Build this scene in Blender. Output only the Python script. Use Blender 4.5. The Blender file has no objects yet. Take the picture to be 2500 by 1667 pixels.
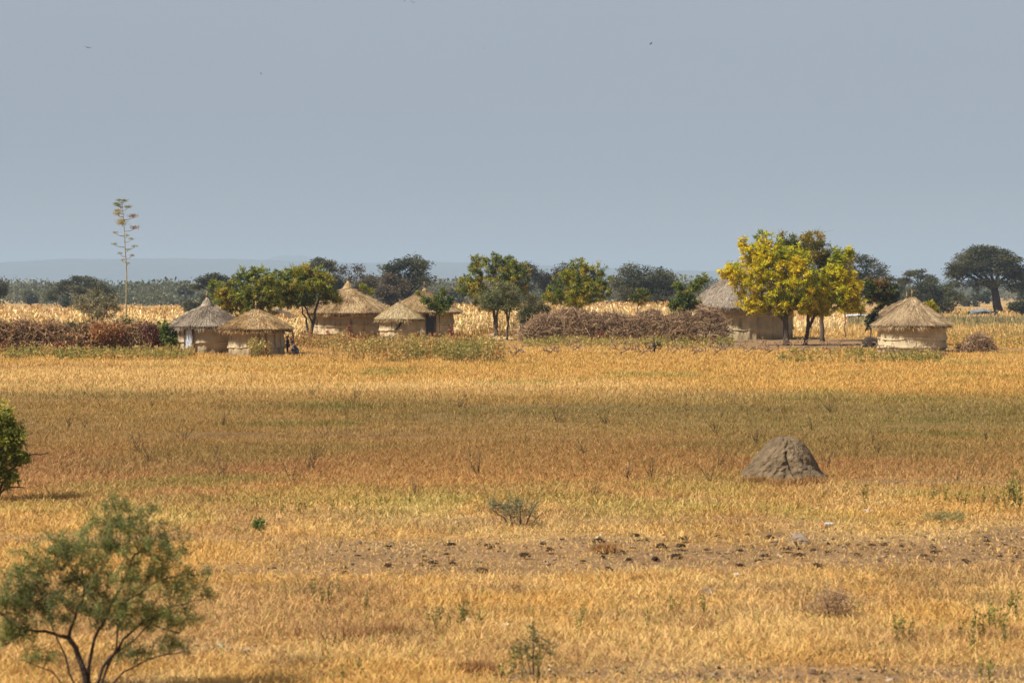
import bpy, bmesh, math
import numpy as np
from mathutils import Vector

# ------------------------------------------------------------------ camera model
F = 4861.0            # focal length in photograph pixels (70 mm on a 36 mm sensor)
CAMH = 3.9
PITCH = math.atan((833.5 - 715.0) / F)
CP, SP = math.cos(PITCH), math.sin(PITCH)
COL = bpy.context.scene.collection


def ray(px, py):
    x = (px - 1250.0) / F
    u = (833.5 - py) / F
    return np.array([x, CP + u * SP, -SP + u * CP])


def ground(px, py, z=0.0):
    d = ray(px, py)
    t = (z - CAMH) / d[2]
    return np.array([d[0] * t, d[1] * t, z])


def at(px, py, Y):
    d = ray(px, py)
    t = Y / d[1]
    return np.array([d[0] * t, Y, CAMH + d[2] * t])


def proj(x, y, z=0.0):
    dz = z - CAMH
    depth = y * CP - dz * SP
    up = y * SP + dz * CP
    return 1250.0 + F * x / depth, 833.5 - F * up / depth


# ------------------------------------------------------------------ noise
def _hash(ix, iy, seed):
    n = (ix.astype(np.int64) * 374761393 + iy.astype(np.int64) * 668265263 + seed * 974634777) & 0x7fffffff
    n = ((n ^ (n >> 13)) * 1274126177) & 0x7fffffff
    n = n ^ (n >> 16)
    return (n & 0xffff) / 65535.0


def vnoise(x, y, seed=0):
    x = np.asarray(x, float); y = np.asarray(y, float)
    ix = np.floor(x); iy = np.floor(y)
    fx = x - ix; fy = y - iy
    fx = fx * fx * (3 - 2 * fx); fy = fy * fy * (3 - 2 * fy)
    a = _hash(ix, iy, seed); b = _hash(ix + 1, iy, seed)
    c = _hash(ix, iy + 1, seed); d = _hash(ix + 1, iy + 1, seed)
    return (a * (1 - fx) + b * fx) * (1 - fy) + (c * (1 - fx) + d * fx) * fy


def fbm(x, y, seed=0, octv=3):
    s = 0.0; a = 0.5; tot = 0
    for k in range(octv):
        s = s + a * vnoise(np.asarray(x) * 2 ** k, np.asarray(y) * 2 ** k, seed + 17 * k)
        tot += a; a *= 0.5
    return s / tot


def sstep(a, b, x):
    t = np.clip((np.asarray(x, float) - a) / (b - a), 0, 1)
    return t * t * (3 - 2 * t)


def norm(v):
    return v / np.maximum(np.linalg.norm(v, axis=-1, keepdims=True), 1e-9)


# ------------------------------------------------------------------ materials
MATS = {}


def nodes_of(name):
    m = bpy.data.materials.new(name)
    m.use_nodes = True
    nt = m.node_tree
    for n in list(nt.nodes):
        nt.nodes.remove(n)
    return m, nt


def mat_attr(name, transl=0.0, rough=0.9, bump=0.0, bscale=30.0, vary=0.0, vscale=3.0, spec=0.2):
    """Own colour per vertex (species / straw / leaf), with a little procedural variation."""
    if name in MATS:
        return MATS[name]
    m, nt = nodes_of(name)
    N, L = nt.nodes, nt.links
    out = N.new('ShaderNodeOutputMaterial')
    at_ = N.new('ShaderNodeAttribute'); at_.attribute_name = 'Col'
    col = at_.outputs['Color']
    if vary > 0:
        tc = N.new('ShaderNodeTexCoord')
        nz = N.new('ShaderNodeTexNoise'); nz.inputs['Scale'].default_value = vscale
        nz.inputs['Detail'].default_value = 5
        L.new(tc.outputs['Object'], nz.inputs['Vector'])
        mr = N.new('ShaderNodeMapRange')
        mr.inputs['From Min'].default_value = 0.3; mr.inputs['From Max'].default_value = 0.7
        mr.inputs['To Min'].default_value = 1 - vary; mr.inputs['To Max'].default_value = 1 + vary
        L.new(nz.outputs['Fac'], mr.inputs['Value'])
        vm = N.new('ShaderNodeVectorMath'); vm.operation = 'SCALE'
        L.new(col, vm.inputs[0]); L.new(mr.outputs['Result'], vm.inputs['Scale'])
        col = vm.outputs['Vector']
    bs = N.new('ShaderNodeBsdfPrincipled')
    bs.inputs['Roughness'].default_value = rough
    bs.inputs['Specular IOR Level'].default_value = spec
    L.new(col, bs.inputs['Base Color'])
    if bump > 0:
        tc2 = N.new('ShaderNodeTexCoord')
        nb = N.new('ShaderNodeTexNoise'); nb.inputs['Scale'].default_value = bscale
        nb.inputs['Detail'].default_value = 8
        L.new(tc2.outputs['Object'], nb.inputs['Vector'])
        bp = N.new('ShaderNodeBump'); bp.inputs['Strength'].default_value = bump
        bp.inputs['Distance'].default_value = 0.08
        L.new(nb.outputs['Fac'], bp.inputs['Height'])
        L.new(bp.outputs['Normal'], bs.inputs['Normal'])
    if transl > 0:
        tr = N.new('ShaderNodeBsdfTranslucent')
        L.new(col, tr.inputs['Color'])
        mx = N.new('ShaderNodeMixShader'); mx.inputs['Fac'].default_value = transl
        L.new(bs.outputs['BSDF'], mx.inputs[1]); L.new(tr.outputs['BSDF'], mx.inputs[2])
        L.new(mx.outputs['Shader'], out.inputs['Surface'])
    else:
        L.new(bs.outputs['BSDF'], out.inputs['Surface'])
    MATS[name] = m
    return m


def M_LEAF(): return mat_attr('leaf', transl=0.42, rough=0.55, spec=0.3)
def M_GRASS(): return mat_attr('dry_grass', transl=0.3, rough=0.8)
def M_BARK(): return mat_attr('bark', rough=0.95, bump=0.6, bscale=18, vary=0.3, vscale=6)
def M_TWIG(): return mat_attr('dry_twig', rough=0.9)
def M_THATCH(): return mat_attr('thatch', rough=0.95, transl=0.08)
def M_MUD(): return mat_attr('mud_plaster', rough=0.95, bump=0.5, bscale=9, vary=0.14, vscale=2.2)
def M_SOLID(): return mat_attr('plain_surface', rough=0.8, vary=0.12, vscale=8)
def M_EARTH(): return mat_attr('earth', rough=1.0, bump=1.0, bscale=11, vary=0.30, vscale=6)
def M_METAL(): return mat_attr('sheet_metal', rough=0.45, vary=0.1, vscale=3, spec=0.5)


# ------------------------------------------------------------------ mesh builder
class MB:
    def __init__(self):
        self.v = []; self.c = []; self.f = []; self.n = 0

    def add(self, v, faces, col):
        v = np.asarray(v, float).reshape(-1, 3)
        col = np.asarray(col, float)
        if col.ndim == 1:
            col = np.tile(col, (len(v), 1))
        self.v.append(v); self.c.append(col)
        for fa in (faces if isinstance(faces, list) else [faces]):
            self.f.append(np.asarray(fa, np.int64) + self.n)
        self.n += len(v)

    def tube(self, pts, rad, sides=6, col=(0.1, 0.08, 0.06)):
        pts = np.asarray(pts, float); n = len(pts)
        rad = np.broadcast_to(np.asarray(rad, float), (n,))
        t = norm(np.gradient(pts, axis=0))
        ref = np.array([0.0, 0, 1]) if abs(t[0][2]) < 0.8 else np.array([1.0, 0, 0])
        a = norm(np.cross(t, ref)); b = np.cross(t, a)
        ang = np.arange(sides) * 2 * np.pi / sides
        ring = (pts[:, None] + rad[:, None, None] * (np.cos(ang)[None, :, None] * a[:, None] + np.sin(ang)[None, :, None] * b[:, None]))
        idx = np.arange(n * sides).reshape(n, sides)
        q = np.stack([idx[:-1], np.roll(idx[:-1], -1, 1), np.roll(idx[1:], -1, 1), idx[1:]], -1).reshape(-1, 4)
        self.add(ring.reshape(-1, 3), [q, idx[-1][None, :], idx[0][None, ::-1]], col)

    def sticks(self, p0, p1, r0, r1, col):
        """many thin three-sided twigs at once"""
        p0 = np.asarray(p0, float); p1 = np.asarray(p1, float); n = len(p0)
        t = norm(p1 - p0)
        ref = np.where(np.abs(t[:, 2:3]) < 0.8, np.array([[0, 0, 1.0]]), np.array([[1.0, 0, 0]]))
        a = norm(np.cross(t, ref)); b = np.cross(t, a)
        r0 = np.broadcast_to(r0, (n,))[:, None]; r1 = np.broadcast_to(r1, (n,))[:, None]
        vs = []
        for p, r in ((p0, r0), (p1, r1)):
            for k in range(3):
                an = k * 2 * math.pi / 3
                vs.append(p + r * (math.cos(an) * a + math.sin(an) * b))
        v = np.stack(vs, 1).reshape(-1, 3)
        base = (np.arange(n) * 6)[:, None, None]
        q = np.array([[0, 1, 4, 3], [1, 2, 5, 4], [2, 0, 3, 5]])[None] + base
        self.add(v, q.reshape(-1, 4), np.repeat(np.broadcast_to(col, (n, 3)), 6, 0))

    def leaves(self, p, axis, side, L, W, col):
        """diamond leaves"""
        p = np.asarray(p); n = len(p)
        L = np.broadcast_to(L, (n,))[:, None]; W = np.broadcast_to(W, (n,))[:, None]
        m = p + axis * L * 0.45
        v = np.stack([p, m + side * W * 0.5, p + axis * L, m - side * W * 0.5], 1).reshape(-1, 3)
        q = np.arange(n * 4).reshape(n, 4)
        self.add(v, q, np.repeat(np.broadcast_to(col, (n, 3)), 4, 0))

    def blades(self, base, height, width, lean, yaw, col0, col1, rng):
        """grass blades: a bent tapering strip of five vertices"""
        n = len(base)
        face = np.stack([np.cos(yaw), np.sin(yaw), np.zeros(n)], 1)
        la = rng.uniform(0, 2 * np.pi, n)
        ld = np.stack([np.cos(la), np.sin(la), np.zeros(n)], 1)
        s1 = np.sin(lean * 0.82)[:, None]; c1 = np.cos(lean * 0.82)[:, None]
        s2 = np.sin(np.minimum(lean * 1.35, 1.5))[:, None]; c2 = np.cos(np.minimum(lean * 1.35, 1.5))[:, None]
        up = np.array([[0, 0, 1.0]])
        h = height[:, None]; w = width[:, None]
        mid = base + (ld * s1 + up * c1) * h * 0.5
        tip = mid + (ld * s2 + up * c2) * h * 0.5
        v = np.stack([base - face * w * .4, base + face * w * .4, mid + face * w * .5, mid - face * w * .5, tip], 1).reshape(-1, 3)
        b = (np.arange(n) * 5)[:, None]
        q = np.array([[0, 1, 2, 3]]) + b
        t = np.array([[3, 2, 4]]) + b
        cm = (col0 + col1) / 2
        c = np.stack([col0, col0, cm, cm, col1], 1).reshape(-1, 3)
        self.add(v, [q, t], c)

    def build(self, name, mat, parent=None, origin=(0, 0, 0), smooth=False):
        v = np.concatenate(self.v) - np.asarray(origin, float)
        c = np.concatenate(self.c)
        me = bpy.data.meshes.new(name)
        me.vertices.add(len(v)); me.vertices.foreach_set('co', v.astype(np.float32).ravel())
        li, ls, k = [], [], 0
        for fa in self.f:
            li.append(fa.ravel())
            ls.append(k + np.arange(len(fa)) * fa.shape[1]); k += fa.size
        li = np.concatenate(li).astype(np.int32); ls = np.concatenate(ls).astype(np.int32)
        me.loops.add(len(li)); me.loops.foreach_set('vertex_index', li)
        me.polygons.add(len(ls)); me.polygons.foreach_set('loop_start', ls)
        if smooth:
            me.polygons.foreach_set('use_smooth', np.ones(len(ls), dtype=bool))
        ca = me.color_attributes.new('Col', 'FLOAT_COLOR', 'POINT')
        rgba = np.ones((len(v), 4), np.float32); rgba[:, :3] = np.clip(c, 0.002, 0.95)
        ca.data.foreach_set('color', rgba.ravel())
        me.update(calc_edges=True)
        me.materials.append(mat)
        o = bpy.data.objects.new(name, me)
        COL.objects.link(o)
        if parent is not None:
            o.parent = parent
        else:
            o.location = tuple(origin)
        return o


def tag(o, label=None, cat=None, group=None, kind=None):
    if label: o['label'] = label
    if cat: o['category'] = cat
    if group: o['group'] = group
    if kind: o['kind'] = kind
    return o


def empty(name, loc, label, cat, group=None):
    o = bpy.data.objects.new(name, None)
    o.empty_display_size = 0.3
    COL.objects.link(o)
    o.location = tuple(float(a) for a in loc)
    return tag(o, label, cat, group)


def pick(rng, pal, n, t=None, jit=0.12):
    """colours from a palette list; t in 0..1 picks along it"""
    pal = np.asarray(pal, float)
    if t is None: t = rng.random(n)
    x = np.clip(t, 0, 1) * (len(pal) - 1)
    i = np.minimum(x.astype(int), len(pal) - 2) if len(pal) > 1 else np.zeros(n, int)
    f = (x - i)[:, None]
    c = pal[i] * (1 - f) + pal[np.minimum(i + 1, len(pal) - 1)] * f
    return c * (1 + jit * rng.normal(size=(n, 1))) * (1 + 0.04 * rng.normal(size=(n, 3)))


# ------------------------------------------------------------------ growing branches
def grow(rng, mb, pts, rads, targets, r_end, col, wob=0.08, sides=4, keep=0.62):
    """connect every target to the nearest branch point, nearest targets first"""
    P = [np.asarray(p, float) for p in pts]; R = list(rads)
    root = P[0]
    order = np.argsort(np.linalg.norm(np.asarray(targets) - root, axis=1))
    ends = []
    for k in order:
        t = np.asarray(targets[k], float)
        A = np.asarray(P)
        d = np.linalg.norm(A - t, axis=1)
        # prefer nodes that lie nearer the root than the target does
        pen = np.maximum(0, np.linalg.norm(A - root, axis=1) - np.linalg.norm(t - root) * 0.97)
        j = int(np.argmin(d + 2.0 * pen))
        a = A[j]; ln = d[j]
        if ln < 1e-3: continue
        ra = max(min(R[j] * keep, r_end * (1.0 + 2.2 * ln)), r_end)
        m1 = a + (t - a) * 0.35 + rng.normal(size=3) * wob * ln + np.array([0, 0, 0.06 * ln])
        m2 = a + (t - a) * 0.7 + rng.normal(size=3) * wob * ln
        mb.tube([a, m1, m2, t], [ra, ra * .85, ra * .65, r_end * .7], sides, col * (1 + 0.1 * rng.normal()))
        P += [m1, m2, t]; R += [ra * .85, ra * .65, r_end]
        ends.append((m1, t))
    return ends


def in_lobes(rng, lobes, n, shell=0.45):
    """points in a set of ellipsoids (cx,cy,cz,rx,ry,rz), biased to the outside"""
    lobes = np.asarray(lobes, float)
    w = (lobes[:, 3] * lobes[:, 4] * lobes[:, 5]) ** 0.75
    k = rng.choice(len(lobes), n, p=w / w.sum())
    d = norm(rng.normal(size=(n, 3)))
    r = rng.random(n) ** shell
    p = lobes[k, :3] + d * r[:, None] * lobes[k, 3:6]
    return p, d, k


def twig_leaves(rng, mb, ends, per, spread, L, W, droop, pal, tnoise, seed, tshift=0.0, jit=.15, flat=0.0):
    """leaves set along the outer twigs, so that gaps and sprays follow the branching"""
    a = np.array([e[0] for e in ends]); b = np.array([e[1] for e in ends]); n = len(a)
    idx = np.repeat(np.arange(n), per); m = n * per
    f = rng.random(m) ** .75 * 1.06
    d = norm(b - a)[idx]
    p = a[idx] + (b - a)[idx] * f[:, None] + rng.normal(size=(m, 3)) * spread
    r = rng.normal(size=(m, 3)) * np.array([1, 1, 1 - flat * .7]); pr = norm(r - (r * d).sum(1, keepdims=True) * d)
    ax = norm(d * .6 + pr * .9 + np.array([0, 0, -droop]))
    sd = norm(np.cross(ax, norm(rng.normal(size=(m, 3)) * np.array([1, 1, 1 - flat]) + np.array([0, 0, .3 + flat * 1.5]))))
    tv = fbm(b[:, 0] * tnoise + 40, b[:, 2] * tnoise + b[:, 1] * tnoise * .7, seed + 2, 3)
    tv = np.clip((tv - .5) * 1.9 + .5 + rng.normal(size=n) * .16 + tshift, 0, 1)
    tl = np.clip(tv[idx] + rng.normal(size=m) * .13, 0, 1)
    mb.leaves(p, ax, sd, L * rng.uniform(.55, 1.35, m), W * rng.uniform(.7, 1.3, m), pick(rng, pal, m, tl, jit))


def spray_leaves(rng, mb, cen, out, per, spread, L, W, droop, pal, tval=None, jit=0.15, spraylike=0.7, flat=0.0):
    n = len(cen)
    idx = np.repeat(np.arange(n), per)
    p = cen[idx] + rng.normal(size=(n * per, 3)) * spread * np.array([1, 1, 1 - .65 * flat])
    ax = norm(out[idx] * spraylike + rng.normal(size=(n * per, 3)) * np.array([1, 1, 1 - flat]) * 0.75 + np.array([0, 0, -droop]))
    sd = norm(np.cross(ax, norm(rng.normal(size=(n * per, 3)) * np.array([1, 1, 1 - flat]) + np.array([0, 0, flat * 1.5]))))
    l = L * rng.uniform(0.6, 1.35, n * per); w = W * rng.uniform(0.7, 1.3, n * per)
    t = rng.random(n) if tval is None else tval
    tl = np.clip(t[idx] + rng.normal(size=n * per) * 0.16, 0, 1)
    mb.leaves(p, ax, sd, l, w, pick(rng, pal, n * per, tl, jit))


def px_lobes(lobes, Y, dscale=1.0):
    """(px,py,rx,ry[,dY]) in photograph pixels at distance Y -> metres"""
    out = []
    for lb in lobes:
        px, py, rx, ry = lb[:4]; dy = lb[4] if len(lb) > 4 else 0.0
        p = at(px, py, Y + dy); s = (Y + dy) / F
        out.append((p[0], p[1], p[2], rx * s, rx * s * dscale, ry * s))
    return np.array(out)


GREEN = [(0.07, 0.095, 0.018), (0.13, 0.165, 0.024), (0.20, 0.23, 0.028), (0.31, 0.285, 0.03), (0.37, 0.26, 0.04)]
DARKLEAF = [(0.045, 0.07, 0.015), (0.08, 0.12, 0.018), (0.14, 0.18, 0.022), (0.24, 0.19, 0.03)]
YELLOW = [(0.17, 0.21, 0.012), (0.32, 0.33, 0.010), (0.50, 0.455, 0.012), (0.64, 0.53, 0.014), (0.63, 0.46, 0.02)]
YGREEN = [(0.08, 0.11, 0.014), (0.16, 0.19, 0.016), (0.28, 0.265, 0.018), (0.44, 0.33, 0.02)]
ACACIA = [(0.034, 0.040, 0.018), (0.055, 0.060, 0.025), (0.080, 0.082, 0.034), (0.11, 0.10, 0.045)]
FEATHER = [(0.085, 0.10, 0.038), (0.13, 0.145, 0.055), (0.19, 0.195, 0.075), (0.26, 0.235, 0.10)]
BROWNISH = [(0.085, 0.06, 0.035), (0.12, 0.08, 0.045), (0.06, 0.055, 0.03), (0.16, 0.10, 0.05)]
BARKC = np.array([0.085, 0.062, 0.045])
DARKBARK = np.array([0.045, 0.034, 0.027])

# ------------------------------------------------------------------ sun, sky, camera
SUN_EL = math.radians(49)
SH = np.array([-0.88, -0.475]); SH /= np.linalg.norm(SH)
SDIR = np.array([SH[0] * math.cos(SUN_EL), SH[1] * math.cos(SUN_EL), math.sin(SUN_EL)])
sc = bpy.context.scene
wd = bpy.data.worlds.new("World"); sc.world = wd; wd.use_nodes = True
wn = wd.node_tree; wn.nodes.clear()
wo = wn.nodes.new('ShaderNodeOutputWorld'); bg = wn.nodes.new('ShaderNodeBackground')
sk = wn.nodes.new('ShaderNodeTexSky'); sk.sky_type = 'NISHITA'; sk.sun_disc = False
sk.sun_elevation = SUN_EL; sk.sun_rotation = math.atan2(SDIR[0], SDIR[1])
sk.air_density = 1.2; sk.dust_density = 1.4; sk.ozone_density = 3.0; sk.altitude = 900
bg.inputs['Strength'].default_value = 0.050
# a thin high veil of cloud over the blue: greyer, and a little brighter higher up
tcw = wn.nodes.new('ShaderNodeTexCoord'); sep = wn.nodes.new('ShaderNodeSeparateXYZ'); wn.links.new(tcw.outputs['Generated'], sep.inputs[0])
mpw = wn.nodes.new('ShaderNodeMapping'); mpw.inputs['Scale'].default_value = (3, 3, 16); wn.links.new(tcw.outputs['Generated'], mpw.inputs['Vector'])
nzw = wn.nodes.new('ShaderNodeTexNoise'); nzw.inputs['Scale'].default_value = 1.6; nzw.inputs['Detail'].default_value = 4
wn.links.new(mpw.outputs['Vector'], nzw.inputs['Vector'])
ad = wn.nodes.new('ShaderNodeMath'); ad.operation = 'MULTIPLY_ADD'; ad.inputs[1].default_value = 0.035; wn.links.new(nzw.outputs['Fac'], ad.inputs[0]); wn.links.new(sep.outputs['Z'], ad.inputs[2])
rmp = wn.nodes.new('ShaderNodeMapRange'); rmp.inputs['From Min'].default_value = 0.0; rmp.inputs['From Max'].default_value = 0.20; wn.links.new(ad.outputs[0], rmp.inputs['Value'])
vl = wn.nodes.new('ShaderNodeMix'); vl.data_type = 'RGBA'; wn.links.new(rmp.outputs['Result'], vl.inputs['Factor'])
vl.inputs['A'].default_value = (2.35, 2.80, 3.30, 1); vl.inputs['B'].default_value = (4.2, 4.5, 5.3, 1)
mxw = wn.nodes.new('ShaderNodeMix'); mxw.data_type = 'RGBA'; mxw.inputs['Factor'].default_value = 0.90
wn.links.new(sk.outputs['Color'], mxw.inputs['A']); wn.links.new(vl.outputs['Result'], mxw.inputs['B'])
wn.links.new(mxw.outputs['Result'], bg.inputs['Color']); wn.links.new(bg.outputs['Background'], wo.inputs['Surface'])

sl = bpy.data.lights.new('sun', 'SUN'); sl.energy = 4.9; sl.angle = math.radians(0.55); sl.color = (1.0, 0.93, 0.82)
so = bpy.data.objects.new('sun', sl); COL.objects.link(so)
so.rotation_euler = Vector(tuple(-SDIR)).to_track_quat('-Z', 'Y').to_euler()
so.location = (-60, -40, 120)

cd = bpy.data.cameras.new('camera'); cam = bpy.data.objects.new('camera', cd); COL.objects.link(cam)
cam.location = (0, 0, CAMH); cam.rotation_euler = (math.pi / 2 - PITCH, 0, 0)
cd.sensor_width = 36; cd.lens = 36 * F / 2500; cd.clip_end = 30000; cd.clip_start = 0.2
cd.dof.use_dof = True; cd.dof.focus_distance = 120; cd.dof.aperture_fstop = 2.9
sc.camera = cam
sc.view_settings.view_transform = 'Standard'; sc.view_settings.look = 'None'
sc.view_settings.exposure = 0.92; sc.view_settings.gamma = 1.0
sc.cycles.max_bounces = 8; sc.cycles.diffuse_bounces = 3; sc.cycles.transmission_bounces = 4
sc.cycles.volume_bounces = 1; sc.cycles.use_denoising = True

# ------------------------------------------------------------------ haze
HZ = 0.00018
hb = MB()
x0, x1, y0, y1, z0, z1 = -10500, 10500, -60, 14500, -1.2, 260
v = [(x, y, z) for z in (z0, z1) for y in (y0, y1) for x in (x0, x1)]
hb.add(v, [np.array([[0, 2, 3, 1], [4, 5, 7, 6], [0, 1, 5, 4], [2, 6, 7, 3], [0, 4, 6, 2], [1, 3, 7, 5]])], (1, 1, 1))
m, nt = nodes_of('haze_air')
o_ = nt.nodes.new('ShaderNodeOutputMaterial'); pv = nt.nodes.new('ShaderNodeVolumePrincipled')
pv.inputs['Color'].default_value = (0.37, 0.495, 0.655, 1); pv.inputs['Density'].default_value = HZ
pv.inputs['Anisotropy'].default_value = 0.0
nt.links.new(pv.outputs['Volume'], o_.inputs['Volume'])
hz = hb.build('haze', m); tag(hz, 'pale blue haze over the far plain and hills', None, None, 'stuff')

# ------------------------------------------------------------------ unseen cloud, added above the left of the field to shade its middle
rng = np.random.default_rng(77)
CB = np.array([0.0, 58.5, 0.0]) + SDIR * (420.0 / SDIR[2])
cl = MB(); nu, nv = 200, 40
U, V = np.meshgrid(np.linspace(0, 2 * np.pi, nu, endpoint=False), np.linspace(0, np.pi, nv))
rx, ry, rz = 210.0, 19.5, 15.0
lum = 1 + .16 * (fbm(np.cos(U) * 9 + 20, V * 3 + np.sin(U) * 2, 71, 4) - .5)
lumx = np.sign(np.cos(U)) * np.abs(np.cos(U)) ** .55
cvx = lumx * np.sin(V) ** .7 * rx; cvy = np.sin(U) * np.sin(V) * ry * lum + 2.5 * (fbm(cvx / 40, cvx * 0, 72, 3) - .5) * 2; cvz = np.cos(V) * rz * lum
idx = np.arange(nu * nv).reshape(nv, nu)
q = np.stack([idx[:-1], np.roll(idx[:-1], -1, 1), np.roll(idx[1:], -1, 1), idx[1:]], -1).reshape(-1, 4)
cl.add(np.stack([cvx, cvy, cvz], -1).reshape(-1, 3), q[:, ::-1], (1, 1, 1))
m, nt = nodes_of('cloud_vapour')
o_ = nt.nodes.new('ShaderNodeOutputMaterial'); pv = nt.nodes.new('ShaderNodeVolumePrincipled')
pv.inputs['Color'].default_value = (.98, .98, .98, 1); pv.inputs['Density'].default_value = 0.0165; pv.inputs['Anisotropy'].default_value = 0.5
nt.links.new(pv.outputs['Volume'], o_.inputs['Volume'])
co = cl.build('cloud', m); co.location = tuple(CB); tag(co, 'long thin cloud added out of view to shade the field', None, None, 'stuff')

# ------------------------------------------------------------------ where the ground is bare, and what grows where
def soil_mask(x, y):
    px, py = proj(x, y)
    nz = fbm(x * 0.35, y * 0.35, 5, 3)
    n2 = fbm(x * 0.8, y * 3.0, 9, 3)
    wob = (fbm(x * 0.12, y * 0.1, 3, 2) - 0.5)
    s = np.zeros_like(px)

    def strip(c, h, soft, xa, xb, xs, w):
        nonlocal s
        e = np.abs(py - c) - h
        b = (1 - sstep(-soft, soft, e)) * sstep(xa - xs, xa + xs, px) * (1 - sstep(xb - xs, xb + xs, px)) * w
        s = np.maximum(s, b)
    k = 1 + 0 * px
    strip(1368 - (px - 600) * 0.022 + wob * 44, 44, 26, 700, 2700, 260, 1.0)
    strip(1395 + wob * 20, 16, 10, 520, 1150, 150, 0.75)
    strip(1308 - (px - 1500) * 0.01 + wob * 20, 9, 9, 1250, 2700, 200, 0.75)
    strip(1272 + wob * 26, 8, 9, 800, 2300, 200, 0.6)
    strip(1318 + wob * 20, 8, 9, -200, 640, 100, 0.6)
    strip(1178 + wob * 8, 6, 5, 2085, 2700, 50, 0.95)
    strip(1172 + wob * 8, 4, 4, 1520, 1740, 50, 0.6)
    strip(1588 + wob * 26, 17, 16, 330, 760, 90, 0.75)
    strip(1652 + wob * 24, 28, 14, 1180, 2700, 160, 0.9)
    strip(1660 + wob * 20, 16, 12, -200, 500, 160, 0.5)
    strip(839 + wob * 3, 11, 4, 1745, 2160, 40, 1.0)
    strip(852 + wob * 3, 3, 3, 2290, 2560, 30, 0.7)
    strip(1064 + wob * 10, 4, 4, 300, 1050, 120, 0.35)
    s = s * (0.35 + 1.2 * nz) * (0.15 + 1.65 * n2)
    return np.clip(s * 1.6, 0, 1)


STRAW = np.array([0.53, 0.315, 0.095]); PALE = np.array([0.60, 0.41, 0.165]); GOLD = np.array([0.50, 0.295, 0.080])
OLIVE = np.array([0.36, 0.255, 0.080]); TAWNY = np.array([0.42, 0.250, 0.100]); RUST = np.array([0.41, 0.205, 0.080])
YGR = np.array([0.36, 0.29, 0.07]); SOILC = np.array([0.190, 0.116, 0.056])


def mixc(a, b, t):
    return a * (1 - t[:, None]) + b * t[:, None]


def grass_col(x, y, jit=None):
    """which dry grass grows here: bands of gold, olive, tawny, rust and straw"""
    px, py = proj(x, y)
    w = (fbm(x * 0.06, y * 0.05, 21, 3) - 0.5)
    w = w + (fbm(x * 0.25, y * 0.12, 22, 3) - 0.5) * .9
    q = py + w * 80 * np.clip((py - 800) / 350, 0.2, 1.2)
    if jit is not None: q = q + jit * 26 * np.clip((py - 800) / 300, 0.2, 1.2)
    n = len(px)
    c = np.tile(GOLD, (n, 1))
    big = fbm(x * 0.09, y * 0.06, 31, 3)
    c = mixc(c, PALE, sstep(0.5, 0.75, fbm(x * 0.05, y * 0.12, 33, 2)) * 0.6)
    c = mixc(c, TAWNY, sstep(0.55, 0.8, fbm(x * 0.07, y * 0.15, 35, 2)) * 0.6)
    ol = sstep(945, 990, q) * (1 - sstep(1030, 1095, q))
    olx = 0.55 + 0.45 * sstep(900, 2300, px + (big - .5) * 900)
    c = mixc(c, OLIVE * 1.05, ol * olx)
    c = mixc(c, TAWNY, np.maximum(ol * (1 - olx), sstep(1040, 1085, q) * (1 - sstep(1150, 1200, q))) * 0.95)
    rd = sstep(1085, 1150, q) * (1 - sstep(1205, 1245, q))
    c = mixc(c, RUST, rd * (0.75 + 0.25 * sstep(.35, .65, big)) * (1 - 0.45 * sstep(1900, 2400, px)))
    nr = sstep(1205, 1245, q)
    near = mixc(np.tile(STRAW, (n, 1)), PALE, sstep(0.35, 0.75, fbm(x * 0.6, y * 0.6, 41, 3)) * 0.8)
    near = mixc(near, TAWNY, sstep(0.50, 0.72, fbm(x * 0.45, y * 0.8, 43, 4)) * 0.85)
    near = mixc(near, np.array([.27, .165, .07]), sstep(0.56, 0.72, fbm(x * 0.9, y * 2.2, 45, 4)) * 0.7)
    c = mixc(c, near, nr)
    yg = (sstep(1185, 1215, q) * (1 - sstep(1255, 1290, q))) * sstep(.45, .62, fbm(x * .5, y * .5, 47, 2))
    c = mixc(c, YGR, yg * 0.6)
    mid = sstep(940, 990, q) * (1 - sstep(1190, 1240, q))
    c = mixc(c, GOLD, mid * sstep(.48, .68, fbm(x * .11, y * .10, 53, 4)) * .35)
    c = mixc(c, OLIVE * .85, mid * sstep(.55, .72, fbm(x * .13, y * .16, 55, 4)) * .6)
    pg = sstep(0.66, 0.78, fbm(x * 0.16, y * 0.22, 51, 3)) * (1 - nr)
    c = mixc(c, np.array([0.22, 0.21, 0.045]), pg * 0.55)
    # beyond the huts: a pale field, then a strip of greener grass
    far = (1 - sstep(812, 830, py))
    c = mixc(c, PALE * 0.9, far * 0.6)
    gs = sstep(772, 777, py) * (1 - sstep(793, 801, py))
    c = mixc(c, np.array([0.20, 0.17, 0.075]), gs * 0.85)
    return c


# ------------------------------------------------------------------ ground sheet
def axis_lines(a):
    return np.concatenate(a)


ys = axis_lines([np.linspace(-58, 15, 12), np.arange(16, 46, 0.22), np.arange(46, 150, 0.8), np.geomspace(150, 14400, 50)])
g = np.geomspace(46, 10400, 28)
xs = axis_lines([-g[::-1], np.arange(-45.6, 45.6, 0.3), g])
X, Yg = np.meshgrid(xs, ys)
xf, yf = X.ravel(), Yg.ravel()
yq = np.maximum(yf, 14.0)
sm = soil_mask(xf, yq)
near = 1 - sstep(150, 260, np.hypot(xf, yf))
zf = ((fbm(xf * 0.22, yf * 0.22, 61, 3) - 0.5) * 0.10 + (fbm(xf * 1.7, yf * 1.7, 62, 2) - 0.5) * 0.05) * near - sm * 0.03 * near
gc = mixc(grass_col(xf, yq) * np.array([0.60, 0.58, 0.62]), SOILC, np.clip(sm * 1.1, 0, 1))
mb = MB()
ni, nj = len(ys), len(xs)
idx = np.arange(ni * nj).reshape(ni, nj)
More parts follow.
